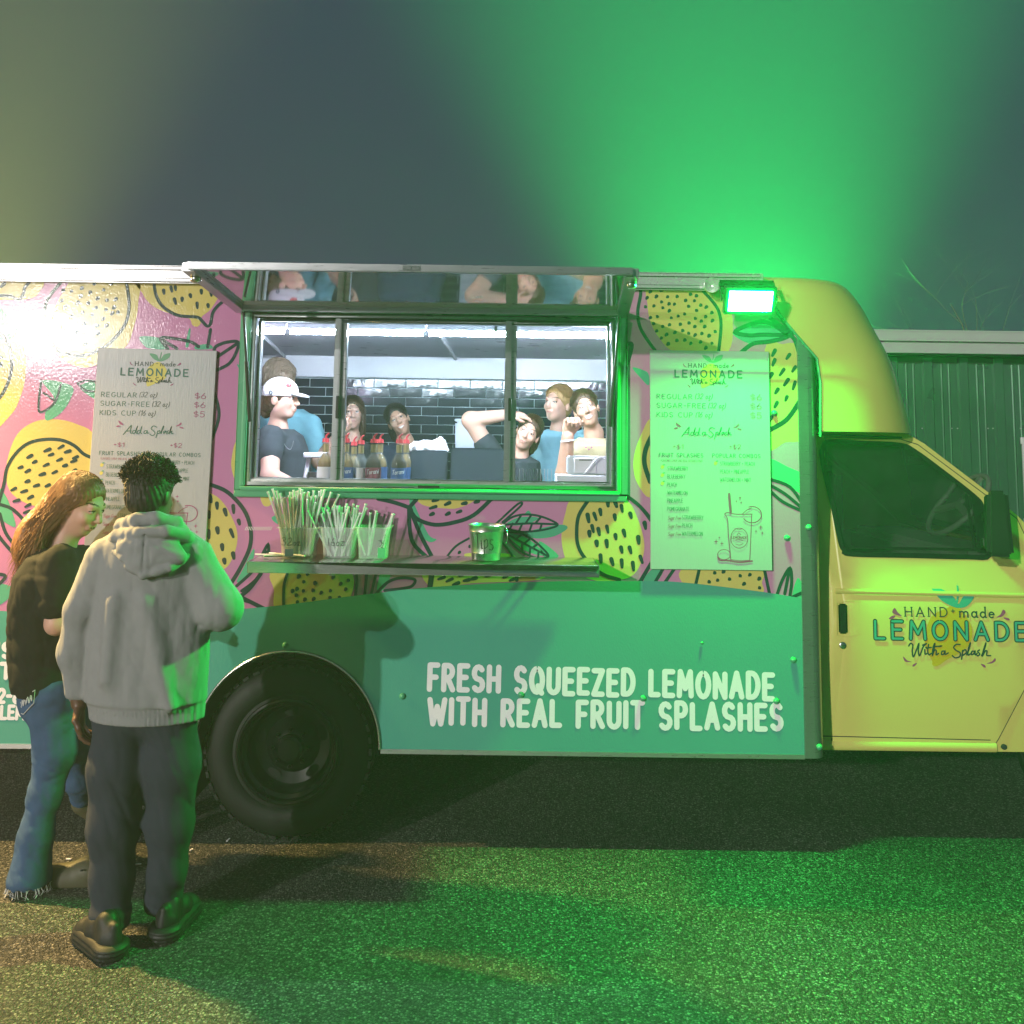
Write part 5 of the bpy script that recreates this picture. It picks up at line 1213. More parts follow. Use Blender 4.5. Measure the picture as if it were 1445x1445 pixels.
    grow(lg, .0065, 'sweatpants', 'sweatpants', p, noise=folds(.005, 38, 3, (1, 1, .8)))
    def shoe(heel, d, name='shoe', L=.29, wd=.05):
        d = Vector((d[0], d[1], 0)).normalized(); up = Vector((0, 0, 1)); c = Vector((heel.x, heel.y, 0))
        q = lambda a, z: c + d * a + up * z
        e = [capsule(q(.045, .045), q(L - .05, .040), wd * .80, wd * .80, .02), capsule(q(.05, .07), q(.07, .10), .036, .035, .025), ellip(q(.13, .068), (.042, .042, .036), .03), ellip(q(L - .05, .038), (.046, .046, .032), .02), capsule(q(.015, .05), q(.018, .10), .016, .014, .02), capsule(q(.10, .095), q(.17, .07), .016, .012, .01)]
        so = [capsule(q(.04, .022), q(L - .05, .02), .055, .054, .01), ellip(q(.035, .032), (.058, .058, .030), .01)]
        o = grow(e, .0055, name, 'shoe_black', p, clip=lambda X, Y_, Z: .012 - Z + 0 * X + 0 * Y_, noise=folds(.0022, 70, 8))
        grow(so, .0055, 'sole', 'shoe_black', o, noise=lambda X, Y_, Z: .003 * np.sin(Z * 420) , clip=lambda X, Y_, Z: np.maximum(.002 - Z, Z - .052) + 0 * X + 0 * Y_)
    shoe(Vector((G1.x + .040, G1.y - .0, 0)), (-.75, .65), L=.245, wd=.042); shoe(Vector((G2.x + .0, G2.y - .03, 0)), (.12, 1), L=.245, wd=.042)
    # short curls
    inv = Mx; rr = np.random.default_rng(4); paths, rads = [], []
    for i in range(3400):
        v = rr.normal(size=3); v /= np.linalg.norm(v)
        if v[2] < -.62 or (v[1] < -.55 and v[2] < .35) or (abs(v[0]) > .72 and v[2] < .05 and v[1] < .45): continue
        lump = 1 + .10 * math.sin(v[0] * 7 + 1) * math.sin(v[2] * 6 + 2) + .05 * math.sin(v[1] * 11)
        base = np.array([v[0] * .077, .022 + v[1] * .094, .038 + v[2] * .084]); ln = (.034 if v[2] > .15 else .009 + .022 * max(0, v[2] + .3)) * lump * rr.uniform(.75, 1.2)
        t1 = np.cross(v, rr.normal(size=3)); t1 /= np.linalg.norm(t1); t2 = np.cross(v, t1); ph = rr.uniform(0, 6.28); rc = rr.uniform(.003, .0055)
        pts = []
        for j in range(8):
            q = base + v * ln * j / 7 + (t1 * math.cos(ph + j * 1.35) + t2 * math.sin(ph + j * 1.35)) * rc * min(1, j / 2)
            pts.append(Mx @ Vector(q))
        paths.append(pts); rads.append([.0024] * 6 + [.002, .0012])
    hb = hair_cap(Mx, 'hair', 'hair_afro', p, thick=.010, amp=.003, open_=True)
    tubes(paths, rads, 'curls', 'hair_afro', hb)
man()

# ------------------------------------------------------------------ the woman with long hair beside him
def woman():
    Y = -0.33; k = PX(Y); w = lambda x, y, dy=0.0: W(x, y, Y + dy)
    Mx = head_matrix(w(114, 712, .0), yaw=78, pitch=22, roll=0, s=1.0)
    rw = w(150, 872, -.10)
    body = head_prims(Mx, True) + [capsule(w(100, 740), w(84, 785), .046, .054, .03)]
    body += chain([w(82, 800, -.10), w(80, 880, -.14), rw], [.050, .041, .026]) + hand_prims(rw, (1, .3, .1), (0, .6, -.8), -1, (.5, .5, .55, .6))
    lw_ = w(160, 850, .18); body += chain([w(88, 800, .14), w(98, 875, .17), lw_], [.048, .040, .026]) + hand_prims(lw_, (1, .2, .2), (0, -.6, -.8), 1, (.5, .5, .55, .6))
    body += [ellip(w(66, 880), (.11, .10, .22), .05)]
    p = grow(body, .0052, 'person', SKIN('skin_fair', 'brow_brown'), None, paints=face_paint(Mx))
    tag(p, 'person with long wavy auburn hair, black t-shirt and flared jeans looking down', 'person')
    rg = [(772, 58, 122, .09), (785, 44, 128, .15), (810, 30, 124, .175), (850, 21, 118, .165), (890, 18, 112, .150), (930, 20, 108, .150), (960, 24, 110, .160), (972, 28, 112, .160)]
    st = [((w((a + b) / 2, y).x), Y, w((a + b) / 2, y).z, (b - a) / 2 * k, d) for y, a, b, d in rg]
    ts = [stack(st, .03)] + chain([w(84, 792, -.11), w(80, 850, -.145)], [.066, .064], .03) + chain([w(88, 794, .13), w(92, 850, .16)], [.066, .062], .03)
    f1 = folds(.007, 30, 15, (1, .7, 1)); grow(ts, .0062, 'shirt', 'tee_black', p, noise=f1)
    g = G(62, 1246)
    jn = [ellip(w(72, 985), (.115, .135, .10), .04)]
    jn += chain([w(70, 985, -.08), w(78, 1060, -.08), w(64, 1120, -.09), w(50, 1180, -.10), w(42, 1238, -.10)], [.082, .072, .056, .056, .078], .04)
    jn += chain([w(92, 985, .07), w(108, 1050, .12), w(112, 1100, .20), w(116, 1122, .26)], [.078, .066, .052, .048], .04)
    jo = grow(jn, .0062, 'jeans', 'denim', p, noise=folds(.004, 36, 23, (1, 1, 1.6)), clip=lambda X, Y_, Z: (.030 + .006 * np.sin(X * 160)) - Z + 0 * Y_)
    b = MB(); # frayed hem
    rr = random.Random(2); c = w(42, 1246, -.10)
    for i in range(60):
        a = rr.uniform(0, 6.28); q = Vector((c.x + .076 * math.cos(a), c.y + .076 * math.sin(a), .036)); b.tube([q, q + Vector((rr.uniform(-.008, .008), rr.uniform(-.008, .008), -.018)), q + Vector((rr.uniform(-.014, .014), rr.uniform(-.014, .014), -.030))], .0011, 3, caps=False)
    b.obj('frayed_hem', 'stitch', jo)
    b = MB(); rr = random.Random(5)     # embroidered back pocket
    q = lambda u, v: w(40 + 40 * u, 982 - 24 * u + (22 - 10 * u * 0) * v, 0)
    def onj(u, v): pt = q(u, v); return Vector((pt.x, Y - .172 + .10 * (1 - u) ** 2 , pt.z))
    def pst(l, r): b.tube([onj(*z) for z in l], r, 4)
    pst([(0, 0), (1, 0), (.96, .75), (.5, 1.05), (.03, .75), (0, 0)], .0018)
    for i in range(7):
        a = [(.12 + .12 * i + .05 * math.sin(t), .35 + .22 * math.sin(t * 1.7 + i)) for t in [j * .8 for j in range(7)]]; pst(a, .0016)
    b.obj('back_pocket', 'stitch', jo)
    def clog(heel, d, z0=0.0, pit=0.0, nm='clog'):
        d = Vector((d[0], d[1], pit)).normalized(); side = d.cross(Vector((0, 0, 1))).normalized(); up = side.cross(d); c = Vector((heel.x, heel.y, z0)); q = lambda a, z, s_=0: c + d * a + up * z + side * s_
        e = [capsule(q(.04, .035), q(.20, .035), .040, .050, .02), ellip(q(.185, .05), (.062, .058, .05), .02), capsule(q(.0, .02), q(.20, .018), .043, .054, .01)]
        o = grow(e, .005, nm, 'clog', p, clip=(lambda X, Y_, Z: .004 - Z + 0 * X + 0 * Y_) if z0 == 0 else None)
        hb = MB()
        for a_, s_ in ((.15, -.045), (.18, -.050), (.21, -.040), (.165, -.028), (.195, -.022), (.225, -.018), (.17, .0), (.20, .004), (.17, .03), (.20, .03)):
            t = q(a_, .04, 0); n_ = (side * s_ * 22 + up * (1.0 if abs(s_) < .03 else .45)).normalized(); cc = q(.185, .05) + (q(a_, .05, s_) - q(.185, .05)) ; hb.lathe([(.006, 0), (.006, .003), (.0001, .003)], cc + n_ * (.040 if abs(s_) < .035 else .022), 'z', 8)
        hb.obj('vent_hole', 'cab_dark', o)
    clog(Vector((g.x - .01, g.y - .03, 0)), (1, .18)); clog(w(112, 1140, .27), (.55, .5), z0=w(112, 1140, .27).z, pit=-.55)
    hb = hair_cap(Mx, 'hair', 'hair_auburn', p, extra=[ellip((.0, .085, -.07), (.085, .075, .12), .03), ellip((-.01, .12, -.19), (.10, .07, .13), .03)], thick=.010, face=(0, -.085, -.030), fr=(.075, .075, .098), amp=.003)
    rr = np.random.default_rng(12); paths, rads = [], []
    for i in range(3000):
        v = rr.normal(size=3); v /= np.linalg.norm(v)
        if v[2] < -.1 or v[1] < -.62: continue
        b0 = np.array([v[0] * .088, .022 + v[1] * .106, .037 + v[2] * .094]); side_ = np.sign(v[0]) if abs(v[0]) > .1 else rr.choice([-1, 1])
        pts = []; L = rr.uniform(.28, .44); ph, am = rr.uniform(0, 6.28), rr.uniform(.006, .020)
        end = np.array([side_ * rr.uniform(.02, .115), .075 + rr.uniform(-.02, .11), .0])
        for j in range(11):
            t = j / 10; q = b0 * (1 - t) ** 2 + 2 * t * (1 - t) * np.array([side_ * .10, .10 + .03 * v[1], .03]) + t * t * end
            q[2] = b0[2] * (1 - t) + (b0[2] - L * 1.0) * t ** 1.0 if t > 0 else b0[2]
            q[0] += am * math.sin(ph + t * 11) * t; q[1] += am * math.cos(ph * 1.3 + t * 9) * t
            # hang straight down in the world, not along the bowed head
            pw = Mx @ Vector((q[0], q[1], max(q[2], b0[2] * .2)))
            drop = max(0, b0[2] * .2 - q[2]); pw += Vector((-.22, 0, -1)).normalized() * drop
            pts.append(pw)
        paths.append(pts); rads.append([.0012] * 8 + [.001, .0008, .0004])
    tubes(paths, rads, 'hair_strands', 'hair_auburn', hb)
woman()

# ------------------------------------------------------------------ the crew inside
def crew(label, px, py, Y, yaw, pitch, roll, skin, hair, shirt, torso, arms=(), smile=0.0, s=1.0, hair_extra=(), female=True, pout=False, neck=None, hair_kw={}, sleeves=True, amp=.005, strands={}):
    k = PX(Y); w = lambda x, y, dy=0.0: W(x, y, Y + dy); c = w(px, py); Mx = head_matrix(c, yaw, pitch, roll, s)
    body = head_prims(Mx, female, smile); nb = Mx @ Vector((0, .02, -.06)); nk = neck if neck else (px, py + 40)
    ne = w(nk[0], nk[1], .04); body += [capsule(nb, ne, .046 * s, .050 * s, .03)]
    sh = []
    st = [((w((a + b_) / 2, y).x), Y + .04, w((a + b_) / 2, y).z, (b_ - a) / 2 * k, d) for y, a, b_, d in torso]
    sh.append(stack(st, .03)); zt_ = [q[2] for q in st]
    body += [capsule((ne.x, Y + .04, ne.z), (np.mean([q[0] for q in st]), Y + .04, min(zt_) + .1), .05, .07, .03)]
    for a in arms:
        pts = [w(*q) for q in a['p']]; body += chain(pts, a.get('r', [.045, .040, .028]), .02)
        if 'hand' in a: body += hand_prims(pts[-1], **a['hand'])
        cut = a.get('sleeve', .7); e0, e1 = pts[0], pts[0].lerp(pts[1], cut); sh.append(capsule(e0, e1, .066, .062, .03))
    sh.append(ellip((ne.x, Y + .01, ne.z + .01), (.058, .062, .045), .012, '-'))
    p = grow(body, .0050, 'person', SKIN(skin), None, paints=face_paint(Mx, smile, 0, pout)); tag(p, label, 'person', None)
    grow(sh, .0068, 'shirt', shirt, p, noise=folds(amp, 34, int(px), (1, .8, .8)))
    if hair:
        hc = hair_cap(Mx, 'hair', hair, p, extra=hair_extra, **hair_kw)
        if strands is not None: strands_back(Mx, hair, hc, seed=int(px), **strands)
    return p, Mx, w
# the one in the white cap, in profile
p, Mx, w = crew('person in white baseball cap and black t-shirt leaning on the counter in profile', 398, 563, 0.72, 78, 2, 0, 'skin_fair', 'hair_brown', 'tee_charcoal',
    [(606, 378, 412, .08), (614, 366, 424, .13), (635, 358, 432, .15), (660, 360, 436, .14), (690, 364, 436, .14)], [dict(p=[(382, 618, -.10), (381, 672, -.22), (424, 690, -.36)], r=[.052, .044, .030], hand=dict(f=(1, -.3, 0), nrm=(0, 0, -1), thumb=1, curl=(.2, .2, .25, .3)), sleeve=.42)],
    hair_extra=[ellip((0, .10, -.05), (.04, .04, .07), .03)], neck=(392, 604), s=.86, strands=None)
cp_ = [placed(ellip((0, .014, .042), (.092, .112, .092), .01), Mx), placed(ellip((0, .0, -.075), (.2, .2, .098), .004, '-'), Mx)]
capo = grow(cp_, .005, 'cap', 'cap_white', p)
bl = [placed(ellip((0, -.112, .028), (.072, .058, .012), .01, rot=Matrix.Rotation(R(10), 4, 'X')), Mx)]
grow(bl, .005, 'visor', 'cap_white', capo)
mb = MB()
for st in ([(-.02, .02), (-.01, .032), (.0, .02), (.01, .032), (.02, .02)], [(-.022, .014), (0, .008), (.022, .014)]):
    mb.tube([Mx @ Vector((-.066 + .3 * abs(min(0, q[0])), -.062 + q[0], .070 + q[1] * .7)) for q in st], .0034, 5)
mb.obj('cap_emblem', 'ink_red', capo)
mb = MB(); mb.tube([Mx @ Vector(q) for q in ((-.0925, .02, .035), (-.0925, .03, .045), (-.0925, .04, .035), (-.0925, .035, .022), (-.0925, .025, .022), (-.0925, .02, .035))], .003, 5); mb.obj('cap_badge', 'tee_navy', capo)
mb = MB(); mb.tube(smooth_poly([w(398, 612, -.04), w(402, 628, -.11), w(410, 634, -.12), w(414, 622, -.06)], False, 5), .0018, 5); mb.obj('necklace', 'alu', p, 60)
# tall one behind the cap
crew('tall person in teal t-shirt with tousled brown hair behind the one in the cap', 396, 540, 1.30, 150, 5, 0, 'skin_fair', 'hair_grey', 'tee_teal',
    [(577, 378, 425, .09), (588, 366, 444, .13), (610, 362, 452, .15), (650, 370, 446, .15), (700, 375, 446, .15)], [dict(p=[(437, 600, -.02), (452, 650, -.10), (476, 618, -.16)], r=[.055, .048, .034], hand=dict(f=(.7, -.2, .6), nrm=(-.6, 0, .6), thumb=1), sleeve=.75)], female=False, neck=(396, 580), hair_kw=dict(thick=.014, amp=.002, messy=.010), strands=dict(n=1100, messy=.012, vol=.010), s=.92)
# girl half hidden by the window bar
crew('person with long brown hair half hidden behind the left window bar', 497, 583, 1.55, 12, 0, -3, 'skin_fair', 'hair_brown', 'tee_charcoal',
    [(622, 482, 512, .08), (632, 468, 528, .12), (660, 464, 532, .13), (710, 466, 530, .13)], [dict(p=[(470, 636, 0), (462, 680, -.02), (480, 700, -.2)])], hair_extra=[ellip((-.075, .03, -.07), (.022, .05, .12), .02), ellip((.075, .03, -.07), (.022, .05, .12), .02)], neck=(497, 620), s=.83, hair_kw=dict(open_=False), strands=dict(drop=.20))
# smiling girl, head tilted
crew('smiling person with black pulled-back hair and navy top tilting their head', 562, 593, 1.52, 6, -4, -27, 'skin_tan', 'hair_black', 'tee_navy',
    [(626, 552, 584, .08), (638, 536, 602, .13), (660, 530, 606, .14), (710, 532, 604, .14)], [dict(p=[(540, 642, 0), (530, 690, -.02), (545, 705, -.2)]), dict(p=[(600, 642, 0), (608, 690, -.02), (596, 705, -.2)])], smile=1.0, hair_extra=[ellip((-.05, .09, -.07), (.06, .045, .08), .03)], neck=(572, 624), s=.82)
# girl with a hand on her head
crew('person resting a forearm and hand on their tilted head, black t-shirt', 745, 611, 1.02, -6, 0, 26, 'skin_fair', 'hair_brown', 'tee_charcoal',
    [(644, 712, 748, .08), (652, 694, 762, .13), (675, 690, 764, .14), (712, 692, 762, .14)], [dict(p=[(702, 654, 0), (664, 593, -.04), (716, 585, -.06)], r=[.050, .046, .030], hand=dict(f=(1, .15, -.02), nrm=(0, .5, -1), thumb=-1, curl=(.22, .24, .26, .3), s=.9), sleeve=.45)], neck=(732, 644), pout=True, hair_extra=[ellip((.045, .08, -.06), (.05, .05, .09), .03)], s=.82)
# blonde in light blue
crew('blonde person in light blue t-shirt looking to the left', 787, 570, 1.36, -38, -4, 4, 'skin_fair', 'hair_blonde', 'tee_blue',
    [(606, 772, 806, .08), (616, 752, 826, .13), (645, 748, 830, .14), (710, 750, 828, .14)], [dict(p=[(758, 622, 0), (750, 672, -.02), (768, 700, -.2)]), dict(p=[(822, 622, 0), (828, 672, -.02), (815, 700, -.2)])], neck=(789, 608), hair_extra=[ellip((0, .10, .02), (.04, .04, .05), .02)], s=.90)
# smiling woman in cream
p, Mx, w = crew('smiling person in cream t-shirt holding a raised fist beside their tilted face', 827, 577, 0.86, -4, -3, -18, 'skin_tan', 'hair_brown', 'tee_cream',
    [(618, 818, 858, .08), (628, 800, 880, .14), (655, 794, 890, .15), (710, 796, 890, .15)], [dict(p=[(812, 640, -.02), (797, 668, -.16), (801, 616, -.24)], r=[.052, .046, .031], hand=dict(f=(.12, -.1, 1), nrm=(.5, -.8, .1), thumb=1, curl=(1.0, 1.15, 1.2, 1.2), tcurl=.7), sleeve=.5)], smile=1.0, neck=(838, 612), hair_extra=[ellip((.03, .10, -.02), (.05, .04, .06), .02)], s=.84)
mb = MB(); c = w(801, 622, -.235); mb.tube([(c.x + .034 * math.cos(a), c.y + .034 * math.sin(a), c.z + .004 * math.cos(a)) for a in [2 * math.pi * i / 20 for i in range(20)]], .004, 6, closed=True); mb.obj('bracelet', 'int_white', p, 60)
mb = MB(); rr = random.Random(6)
for i in range(3):
    c = w(826 + i * 4, 632 + (i % 2) * 3, -.115); mb.tube([c, c + Vector((.006, 0, .006))], .004, 5)
for i in range(6):
    a = w(806 + i * 5, 646, -.135); mb.tube(smooth_poly([a, a + Vector((.01, 0, .012)), a + Vector((.012, 0, -.008)), a + Vector((.02, 0, .006))], False, 3), .0014, 4)
mb.obj('shirt_print', 'ink_pink', p)
# =================================================================== menu boards
tlx, tlz = wx(916.5, 494.5); mw_, mh_ = 0.528, tlz - wx(1000, 803.5)[1]
def mpt(px, py): x, z = wx(px, py, 0); return (x - tlx, z - tlz)
def menu_board(dx, dz, rot, label, lead=None):
    if lead is None:
        b = MB(); b.box(0, mw_, -0.006, 0.006, -mh_, 0); o = bevel(b.obj('menu_board', 'board'), 0.0015, 1); kids = []
        def part(name, mats, draw):
            mb = MB(); draw(mb); kids.extend(split_objs(mb, name, mats, o, 0.008))
        def T(mb, s, z0, z1, yb, hz, fr, stroke=.12, mi=0, **kw):
            a = Vector(mpt(*cv(fr[0], fr[1], [(z0, yb)])[0])); c = Vector(mpt(*cv(fr[0], fr[1], [(z1, yb)])[0]))
            text(mb, s, placer(a.x, a.y), hz / fr[1] * LW, (c - a).length, stroke, -0.0072, mi, **kw)
        def B_(mb, pts, fr, mi, y=-0.0066):
            q = smooth_poly([Vector(mpt(*p)) for p in cv(fr[0], fr[1], pts)], True, 4); mb.plate([(p.x, p.y) for p in q], [], y, 0, mi, side=False)
        def St(mb, pts, fr, wpx, mi, sm=True, y=-0.0074):
            q = [Vector(mpt(*p)) for p in cv(fr[0], fr[1], pts)]; q = smooth_poly(q, False, 5) if sm and len(q) > 2 else q
            St.n = (St.n + 1) % 19; mb.ribbon(q, wpx * LW, y - .00003 * St.n, mi)
        St.n = 0
        def logo(mb):
            B_(mb, [(600, 740), (650, 790), (645, 850), (590, 880), (530, 905), (520, 870), (515, 800), (550, 755)], C8, 0)
            B_(mb, [(528, 683), (575, 690), (600, 725), (625, 690), (668, 680), (655, 715), (605, 735), (560, 720)], C8, 1, -0.0068); St(mb, [(608, 675), (600, 720)], C8, 1.2, 1)
        part('menu_logo', ['ink_lemon', 'ink_leaf'], logo)
        def heads(mb):
            T(mb, 'HAND', 437, 558, 765, 27, C8, .13, 1, serif=.1, gap=.4); T(mb, '+', 576, 592, 762, 24, C8, .1, 1); T(mb, 'made', 608, 708, 766, 29, C8, .14, 1, serif=.08, gap=.3)
            T(mb, 'LEMONADE', 345, 797, 829, 46, C8, .20, 0, gap=.42)
            for s, z1, yb in (('REGULAR', 460, 977), ('SUGAR-FREE', 551, 1037), ('KIDS CUP', 462, 1100)): T(mb, s, 222, z1, yb, 31, C8, .12, 0, gap=.34)
            for s, z0, z1, yb in (('(32 oz)', 480, 594, 977), ('(32 oz)', 570, 684, 1040), ('(16 oz)', 484, 592, 1102)): T(mb, s, z0, z1, yb, 34, C8, .085, 1, slant=.25)
            for s, yb in (('$6', 984), ('$6', 1045), ('$5', 1108)): T(mb, s, 857, 928, yb, 37, C8, .12, 2)
            T(mb, '+$1', 332, 400, 1314, 27, C8, .14, 2); T(mb, '+$2', 714, 789, 1316, 28, C8, .14, 2)
            T(mb, 'FRUIT SPLASHES', 238, 534, 1370, 24, C8, .16, 0, gap=.36); T(mb, 'POPULAR COMBOS', 599, 921, 1374, 24, C8, .14, 0, gap=.36)
            T(mb, 'FLAVORED SYRUP AND REAL BLENDED FRUIT', 250, 530, 246, 14, C9, .09, 2)
            for i, s in enumerate(('STRAWBERRY', 'BLUEBERRY', 'PEACH', 'WATERMELON', 'PINEAPPLE', 'POMEGRANATE')): T(mb, s, 294, (432, 414, 356, 428, 398, 440)[i], 306 + i * 54.6, 25, C9, .085, 0, jitter=.04)
            for i, s in enumerate(('STRAWBERRY', 'PEACH', 'WATERMELON')):
                T(mb, s, 393, (536, 460, 531)[i], 638 + i * 54.6, 25, C9, .085, 0, jitter=.04); T(mb, 'Sugar Free', 296, 383, 638 + i * 54.6, 22, C9, .09, 2, slant=.3, gap=.1)
            for i, s in enumerate(('STRAWBERRY + PEACH', 'PEACH + PINEAPPLE', 'WATERMELON + MINT')): T(mb, s, 651, (882, 845, 858)[i], 272 + i * 54.5, 24, C9, .085, 0, jitter=.04)
        part('menu_lettering', ['ink_teal', 'ink_dark', 'ink_pink'], heads)
        def scr(mb):
            for st in WITH: St(mb, [(450 + (x - 668) * (240 / 547), 842 + (y - 508) * .42) for x, y in st], C8, .9, 0)
            for st in ([(390, 1232), (415, 1200), (440, 1170), (436, 1205), (442, 1225)], [(405, 1210), (440, 1206)], [(470, 1205), (455, 1205), (452, 1222), (466, 1222), (482, 1175), (474, 1215), (482, 1225)], [(502, 1205), (487, 1205), (484, 1222), (498, 1222), (512, 1175), (506, 1215), (514, 1225)], [(550, 1205), (533, 1206), (530, 1222), (543, 1222), (550, 1206), (552, 1222), (562, 1220)],
                       [(612, 1180), (590, 1172), (575, 1190), (592, 1205), (604, 1222), (588, 1238), (570, 1228)], [(622, 1205), (612, 1250)], [(620, 1212), (634, 1203), (636, 1218), (622, 1224)], [(640, 1222), (656, 1190), (658, 1172), (648, 1200), (648, 1222)], [(676, 1205), (662, 1208), (664, 1222), (676, 1206), (680, 1222)], [(694, 1203), (686, 1210), (694, 1220), (684, 1226)], [(700, 1224), (712, 1175), (704, 1215), (716, 1206), (716, 1222), (726, 1222)]): St(mb, st, C8, 1.2, 1)
            for pts in ([(350, 1137), (372, 1150), (388, 1168), (362, 1162)], [(337, 1178), (352, 1170), (368, 1176), (350, 1182)], [(775, 1146), (778, 1160), (758, 1172), (740, 1172), (760, 1160)], [(765, 1176), (790, 1180), (795, 1188), (775, 1186)], [(400, 738), (412, 755), (428, 765), (405, 757)], [(740, 742), (745, 755), (720, 764)], [(430, 880), (440, 895), (455, 900)], [(705, 882), (698, 895), (680, 898)]): B_(mb, pts, C8, 2, -0.0070)
            # the drawn cup
            St(mb, [(711, 466), (722, 588)], C9, 3.2, 2); St(mb, [(683, 605), (700, 640), (706, 740), (715, 830), (722, 912)], C9, 1.0, 2); St(mb, [(863, 604), (858, 740), (850, 915)], C9, 1.0, 2); St(mb, [(680, 602), (700, 592), (760, 603), (866, 602)], C9, 1.2, 2); St(mb, [(722, 910), (790, 918), (850, 914)], C9, 1.0, 2)
            St(mb, arcp(779, 765, 58, 68, 0, 360, 30), C9, .8, 2, False); St(mb, arcp(866, 606, 64, 55, 150, -110, 20), C9, 1.3, 2, False); St(mb, [(800, 602), (830, 575), (862, 560)], C9, .9, 2); St(mb, arcp(676, 876, 44, 34, 0, 360, 20), C9, .9, 2, False)
            St(mb, [(637, 895), (650, 915), (700, 916), (780, 928), (866, 920)], C9, 2.4, 2); T(mb, 'LEMONADE', 728, 830, 768, 15, C9, .2, 2); St(mb, [(755, 778), (780, 775), (805, 782)], C9, .8, 2); St(mb, [(765, 745), (775, 730), (790, 742)], C9, .8, 2); St(mb, [(750, 700), (780, 706), (800, 700)], C9, .7, 2); St(mb, [(755, 805), (780, 812), (805, 802)], C9, .7, 2)
            for x, y, s in ((785, 492, 14), (760, 515, 9), (792, 523, 11), (925, 690, 17), (893, 718, 11), (935, 730, 13), (645, 762, 10), (623, 788, 17), (662, 801, 14)):
                q = []
                for i in range(8):
                    r = s if i % 2 == 0 else s * .28; q.append(mpt(*cv(C9[0], C9[1], [(x + r * math.sin(i * math.pi / 4), y - r * math.cos(i * math.pi / 4))])[0]))
                mb.plate(q, [], -0.0071, 0, 2, side=False)
        part('menu_drawing', ['ink_dark', 'ink_teal', 'ink_pink'], scr)
        def lem(mb):
            for x, y in ((260, 282), (260, 337), (260, 393), (620, 257)):
                B_(mb, [(x - 12, y), (x - 4, y - 12), (x + 8, y - 10), (x + 12, y + 2), (x + 2, y + 14), (x - 10, y + 10)], C9, 0); B_(mb, [(x, y - 12), (x + 10, y - 18), (x + 18, y - 14), (x + 8, y - 8)], C9, 1, -.0068)
        part('menu_bullets', ['ink_lemon', 'ink_leaf'], lem)
    else:
        o = link_copy(lead); kids = [link_copy(k, o) for k in lead.children]
    o.location = (tlx + dx, -0.0105, tlz + dz); o.rotation_euler = (0, rot, 0)
    tag(o, label, 'menu board', 'printed menu boards on the truck side'); return o
m1 = menu_board(0, 0, 0, 'menu board lit green under the floodlight, right of the serving window')
ltx, ltz = wx(140.5, 491.5)
menu_board(ltx - tlx, ltz - tlz, R(0.55), 'grey-lit menu board behind the two customers, left of the serving window', m1)

# =================================================================== things on the serving shelf
def tub(px0, px1, pyb, pyt, label, n, top, spread, writing, seed, mstraw):
    Yc = -0.135; yb = Yc - .06; x0, x1 = W(px0, 760, yb).x, W(px1, 760, yb).x; h = W(px0, pyt + 2, yb).z - sz; wv = (x1 - x0)
    cx = (x0 + x1) / 2; t = tag(empty('straw_tub', (cx, Yc, sz + .001)), label, 'tub', 'plastic straw tubs on the shelf')
    b = MB(); k = 10
    def rr_ring(hw, hd, z, r=.018):
        out = []
        for sx, sy, a0 in ((1, 1, 0), (-1, 1, 90), (-1, -1, 180), (1, -1, 270)):
            for i in range(4):
                a = R(a0 + 30 * i); out.append((sx * (hw - r) + r * math.cos(a), sy * (hd - r) + r * math.sin(a), z))
        return out
    hw = wv / 2; prof = [(.80, 0.0), (.82, h * .35), (.90, h * .76), (.93, h * .78), (.95, h * .97), (1.05, h * .97), (1.05, h), (.94, h), (.89, h * .80), (.80, h * .35), (.77, .004)]
    rows = [rr_ring(hw * f, .075 * f, z) for f, z in prof]; m_ = len(rows[0])
    b.add([p for r in rows for p in r], [(i * m_ + j, i * m_ + (j + 1) % m_, (i + 1) * m_ + (j + 1) % m_, (i + 1) * m_ + j) for i in range(len(rows) - 1) for j in range(m_)] + [tuple(range(m_))[::-1], tuple((len(rows) - 1) * m_ + j for j in range(m_))])
    b.obj('bin', 'tub', t, 40)
    wr = MB(); fy = -.075 * .86 - .004
    writing(wr, hw, h, fy); wr.obj('marker_writing', ['marker', 'tape_white', 'tape_green'], t)
    rr = random.Random(seed)
    for i in range(n):
        bx, by = rr.uniform(-.6, .6) * hw, rr.uniform(-.6, .6) * .075; lx = rr.gauss(0, spread[0]) + bx * .9; ly = rr.uniform(-.2, .5) * .06
        hh = top * rr.uniform(.86, 1.08); mb = MB(); r = .0048
        a_ = Vector((bx, by, .006)); e_ = Vector((bx + max(-hw * 1.3, min(hw * 1.5, lx)), max(-.07, min(.09, by + ly)), hh)); d = (e_ - a_)
        mb.tube([a_, a_ + d * .97, a_ + d * .975, e_], [r, r, r * 1.25, r * 1.3], 6)
        s = mb.obj('straw', mstraw if rr.random() < .75 else ('straw_pale' if mstraw == 'straw' else 'straw'), None, 60); s.location = t.location
        tag(s, 'paper-wrapped straw standing in the ' + spread[1], 'straw', 'straws in the ' + spread[1])
    return t
def wri(strokes, tape, off=(0, 0)):
    def f(mb, hw, h, fy):
        for st in strokes: mb.ribbon(smooth_poly([Vector((hw * u, h * v)) for u, v in st], False, 4) if len(st) > 2 else [(hw * u, h * v) for u, v in st], .0024, fy - .003, 0)
        if tape:
            (u0, v0, u1, v1, mi) = tape; mb.box(hw * u0, hw * u1, fy - .0022, fy - .001, h * v0, h * v1, mi)
    return f
